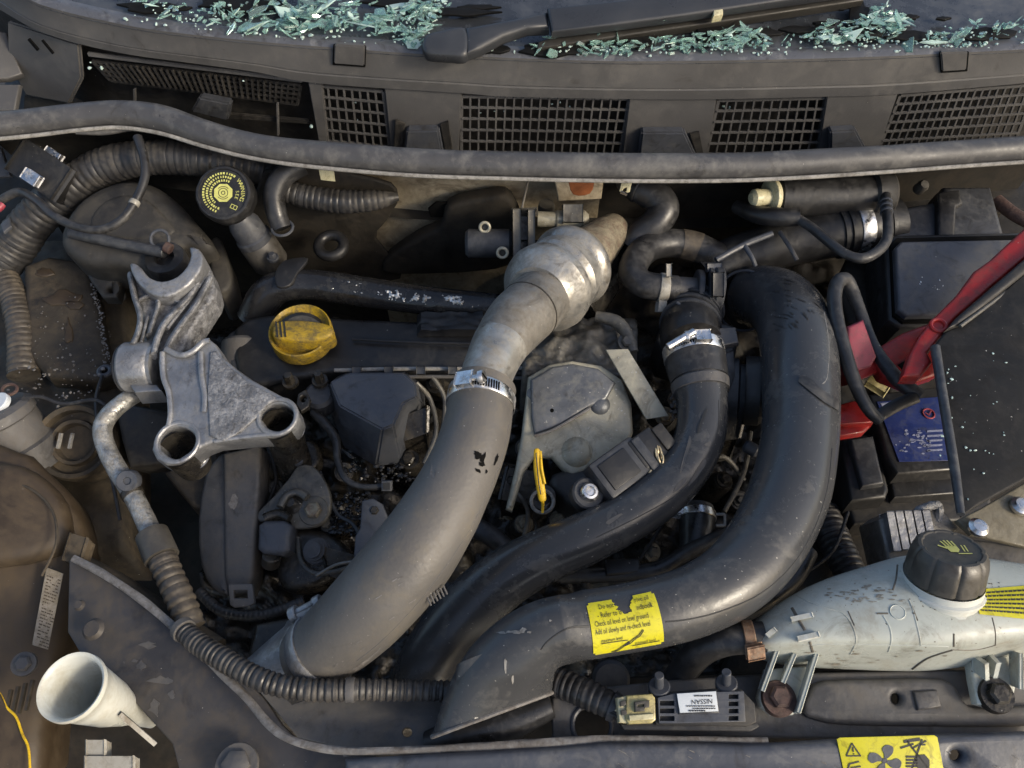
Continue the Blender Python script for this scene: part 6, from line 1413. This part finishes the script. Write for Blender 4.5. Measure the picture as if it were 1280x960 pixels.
ac = thing('amber_connector', 'translucent amber plug plugged into the sensor module', 'connector', P(795, 886, .01))
ap = P(795, 886, .026)
ab_ = lambda pts, dz, depth, m, name, bev=.0012, holes=(): obj(name, plate(pts, n=n1, p0=ap+n1*dz, depth=depth, bev=bev, holes=holes), m, ac)
ab_([(783, 869), (815, 867), (819, 872), (820, 900), (815, 904), (786, 905), (782, 900)], 0, .016, 'brass', 'body')
ab_([(771, 872), (784, 869), (786, 904), (774, 903)], -.002, .014, 'ivory', 'rear_body')
ab_([(793, 877), (812, 875), (812, 884), (806, 885), (806, 889), (794, 890)], .003, .004, 'capgrey', 'latch', .0006, [[(797, 881), (805, 880), (805, 883), (797, 884)]])
ab_([(786, 894), (817, 892), (817, 899), (787, 901)], .002, .004, 'ivory', 'rib', .0006)
ab_([(775, 877), (782, 875), (783, 881), (776, 883)], .0005, .003, 'capgrey', 'window', .0004)
ab_([(776, 888), (783, 887), (784, 893), (777, 894)], .0005, .003, 'capgrey', 'window', .0004)

# ------------------------------------------------------------------ coolant tank
ct = thing('coolant_tank', 'grimy milky green coolant expansion tank at the lower right', 'coolant tank', P(1120, 790, -.02))
# stations: u, back/top v & z, shoulder v & z, front crease v & z, bottom v & z
st_ = [(940, 780, .018, 788, .024, 802, .024, 818, .010), (950, 768, .020, 780, .032, 806, .034, 830, .004), (975, 750, .024, 770, .040, 806, .040, 837, -.004), (1010, 728, .026, 758, .046, 804, .045, 841, -.010), (1050, 712, .028, 750, .050, 804, .048, 843, -.012),
       (1090, 700, .030, 744, .054, 804, .050, 845, -.012), (1130, 686, .034, 740, .058, 806, .052, 846, -.012), (1170, 684, .036, 742, .060, 809, .052, 845, -.012), (1210, 686, .036, 746, .060, 807, .051, 839, -.012), (1250, 692, .036, 750, .058, 801, .050, 831, -.012), (1300, 700, .036, 756, .056, 797, .048, 825, -.012), (1350, 706, .034, 760, .054, 793, .046, 819, -.012)]
rows = []
for u, a, za, b, zb, c_, zc_, d, zd in st_:
    A, B_, C_, D_ = P(u, a, za), P(u, b, zb), P(u, c_, zc_), P(u, d, zd)
    rows.append([Vector((A.x, A.y, zd-.01)), A-Vector((0, 0, .006)), A.lerp(B_, .15), A.lerp(B_, .85), B_.lerp(C_, .45), C_.lerp(B_, .10), C_.lerp(D_, .12), C_.lerp(D_, .6), D_, Vector((D_.x, D_.y+.02, zd-.012))])
bm = loft(rows, True, True)
tank = obj('tank_body', bm, 'tank', ct, sharp=80, mods=(subsurf(2),))
# mould lines and dirt cracks on the shell, laid on the shell by casting from above the surface
ontank = caster(tank, ct)
for pts, wd, m in (([(992, 742), (1010, 752), (1032, 760), (1052, 766), (1064, 780), (1070, 800), (1062, 818)], .0007, 'tank'), ([(1104, 770), (1112, 785), (1114, 800), (1110, 815)], .0008, 'tank'), ([(1136, 750), (1142, 766), (1150, 800), (1150, 808)], .0008, 'tank'), ([(1060, 764), (1068, 782)], .0006, 'dirtline'),
               ([(1138, 754), (1147, 776)], .0007, 'dirtline'), ([(1192, 792), (1192, 808)], .001, 'dirtline'), ([(1240, 772), (1244, 790), (1244, 806)], .0006, 'dirtline'), ([(1190, 812), (1220, 812), (1245, 806)], .0006, 'dirtline'), ([(1140, 836), (1160, 822), (1190, 812)], .0012, 'dirtline'),
               ([(990, 760), (1000, 778), (1006, 788)], .0014, 'dirtline'), ([(1012, 802), (1016, 815)], .0012, 'dirtline'), ([(1096, 767), (1110, 767)], .0008, 'dirtline'), ([(1122, 706), (1120, 724), (1116, 738)], .0008, 'dirtline')):
    trace(ontank, ct, pts, wd*.8, m, 'mould_line' if m == 'tank' else 'dirt_line')
for pts in ([(988, 774), (1014, 768)], [(996, 798), (1022, 792)], [(958, 794), (968, 786)]):
    a, b = ontank(*pts[0], 0), ontank(*pts[1], 0)
    if a and b: obj('rib', bar(a+Vector((0, -.001, .0015)), b+Vector((0, -.001, .0012)), .0022, .003, ZUP, .0006), 'funnel', ct)
for u, v, rr in ((1122, 765, 8),):
    p = ontank(u, v, 0); q = ontank(u+3, v, 0); q2 = ontank(u, v+3, 0)
    if p and q and q2:
        nn_ = (q-p).cross(q2-p).normalized(); nn_ = nn_ if nn_.dot(CAM-p) > 0 else -nn_
        obj('moulded_disc', lathe(p, nn_, [(0, .0002), (rr*.00055, .0002), (rr*.0006, .0005), (rr*.00066, .0001), (rr*.0007, -.001)], 26), 'tank', ct)
trace(ontank, ct, [(1004, 806), (1050, 805), (1100, 806), (1150, 807), (1186, 808)], .0006, 'tank', 'weld_seam')
rs_ = random.Random(71); dl = []
for k in range(60):
    u, v = rs_.gauss(1082, 24), rs_.gauss(743, 7)
    if v > 722: dl.append(decal(ontank, [(x+u, y*.5+v) for x, y in blob(0, 0, rs_.uniform(1, 5), rs_.uniform(1, 2.4), 8, .6)], .0003))
for k in range(24):
    u, v = rs_.uniform(1000, 1270), rs_.uniform(812, 832)
    dl.append(decal(ontank, [(x+u, y*.5+v) for x, y in blob(0, 0, rs_.uniform(1, 6), rs_.uniform(.8, 1.8), 8, .6)], .0003))
obj('grime_stain', join(*dl), 'tankgrime', ct, flat=True, kind='stuff')
# dirt freckles round the neck
bm = bmesh.new(); r = random.Random(27)
for k in range(110):
    a = r.uniform(.25, .9)*PI; rad = 62+r.gauss(0, 8)
    p = ontank(1187-rad*math.cos(a)*.9, 712+rad*math.sin(a)*.75, .0001)
    if p: crumb(p, r.uniform(.0003, .0008))
obj('dirt_freckles', bm, 'dirtline', ct, kind='stuff', flat=True)
# neck and cap
ax = Vector((.0, .50, .866)).normalized()
top_ = P(1190, 684, .074); rc_ = 47*S(top_)
cc = top_-ax*rc_*.98; nc = cc-ax*.004
nk = obj('neck', lathe(nc-ax*.022, ax, [(rc_*1.16, -.002), (rc_*1.10, .004), (rc_*1.08, .010), (rc_*1.11, .011), (rc_*1.11, .013), (rc_*1.07, .014), (rc_*1.07, .017), (rc_*1.10, .018), (rc_*1.10, .020), (rc_*1.03, .021), (rc_*1.02, .026)], 48), 'funnel', ct)
cap = thing('fluted_cap', 'dark grey fluted coolant cap with yellow hand symbol', 'cap', nc)
obj('cap_body', lathe(cc, ax, [(rc_*.96, 0), (rc_*1.0, .001), (rc_*1.0, .004), (rc_*.97, rc_*.62), (rc_*.92, rc_*.85), (rc_*.82, rc_*.97), (rc_*.74, rc_*.98), (rc_*.70, rc_*.95), (0, rc_*.95)], 126, None, 9, .045), 'capgrey', cap, sharp=28)
fx = (RIGHT-ax*RIGHT.dot(ax)).normalized(); fy = ax.cross(fx); fo = cc+ax*(rc_*.95+.0004)
fm = lambda x, y: fo+(fx*x+fy*y)*.72
hand = []
def hs2(a, b, w_):
    dx, dy = b[0]-a[0], b[1]-a[1]; l = math.hypot(dx, dy); x, y = -dy/l*w_, dx/l*w_
    hand.append(poly_bm([(a[0]+x, a[1]+y), (b[0]+x, b[1]+y), (b[0]-x, b[1]-y), (a[0]-x, a[1]-y)], fm))
for k in range(4): hs2((-.004+k*.0030, .002), (-.006+k*.0034, .0125-abs(k-1.5)*.0012), .00085)
hand.append(poly_bm([(-.006, .003), (.0055, .003), (.006, -.003), (.003, -.007), (-.004, -.0065)], fm))
hs2((-.005, -.001), (-.0115, .004), .0010)
for x in (.0095, .0125): hs2((x, -.006), (x+.001, .004), .0006)
hs2((.002, -.009), (.015, -.009), .0007)
obj('hand_symbol', join(*hand), 'lime', cap, flat=True)
# tank sticker (right)
bm = bmesh.new(); g = {}
sq4 = [(1216, 738), (1300, 731), (1300, 776), (1224, 768)]
def sqp(x, y, lift):
    a = (sq4[0][0]+(sq4[1][0]-sq4[0][0])*x, sq4[0][1]+(sq4[1][1]-sq4[0][1])*x); b = (sq4[3][0]+(sq4[2][0]-sq4[3][0])*x, sq4[3][1]+(sq4[2][1]-sq4[3][1])*x)
    return ontank(a[0]+(b[0]-a[0])*y, a[1]+(b[1]-a[1])*y, lift)
try:
    for i in range(17):
        for j in range(9): g[i, j] = bm.verts.new(sqp(i/16, j/8, .0006))
    for i in range(16):
        for j in range(8): bm.faces.new((g[i, j], g[i+1, j], g[i+1, j+1], g[i, j+1]))
    ts_ = obj('warning_sticker', bm, 'sticker', ct)
    tx = []; rb = random.Random(41)
    for row in range(6):
        x = .04
        while x < .96:
            w2 = rb.uniform(.02, .07); y = .12+row*.135
            tx.append(loft([[sqp(x, y, .0010), sqp(x+w2, y, .0010)], [sqp(x, y+.06, .0010), sqp(x+w2, y+.06, .0010)]])); x += w2+.015
    obj('print', join(*tx), 'print', ts_, flat=True)
except Exception as e: print('sticker', e)
# mounting feet
for (fu_, fv_), outl, rbs in (((974, 872), [(958, 836), (1020, 832), (1012, 850), (1000, 880), (992, 894), (966, 894), (952, 884), (948, 872), (954, 850)], (((970, 812), (952, 862)), ((992, 816), (978, 850)), ((1022, 806), (996, 890)))),
                              ((1246, 868), [(1212, 822), (1275, 818), (1272, 850), (1266, 880), (1236, 884), (1222, 880), (1216, 850)], (((1225, 824), (1226, 844)), ((1242, 822), (1238, 840)), ((1270, 816), (1270, 858))))):
    f_ = obj('mounting_foot', plate(outl, n=(0, -.2, 1), at=(fu_, fv_, .007), depth=.010, bev=.002), 'tank', ct)
    for a, b in rbs: obj('foot_rib', bar(P(*a, .022), P(*b, .012), .0020, .012, ZUP, .0006), 'tank', f_)
    c = P(fu_, fv_, .009)
    obj('bolt', join(lathe(c-ZUP*.003, Vector((0, -.15, 1)), [(0, .004), (.0115, .004), (.0122, .002), (.0122, -.002)], 32), hexbolt(c+ZUP*.001, Vector((0, -.15, 1)), .0078, .006, False)), 'rust' if fu_ < 1000 else 'oily', f_)
# hose to the tank
t, o = hose('tank_hose', [(840, 862, -.03, 18), (856, 836, -.014, 18), (878, 812, .006, 19), (905, 801, .018, 19), (930, 798, .022, 19), (955, 796, .024, 19)], 'rubber', 'black hose bending up into the left end of the coolant tank', 'hose', None, 28)
cl = thing('hose_clip', 'corroded copper coloured spring clip on the coolant tank hose', 'hose clip', t.at(.88)[0], 'spring hose clips')
obj('band', t.band(.88, .007, -.0003, .0016), 'copper', cl)
obj('ear', box(P(944, 815, .034), IV(1, -.2)*.005, IV(.1, 1)*.004, FWD*.003, .001), 'copper', cl)
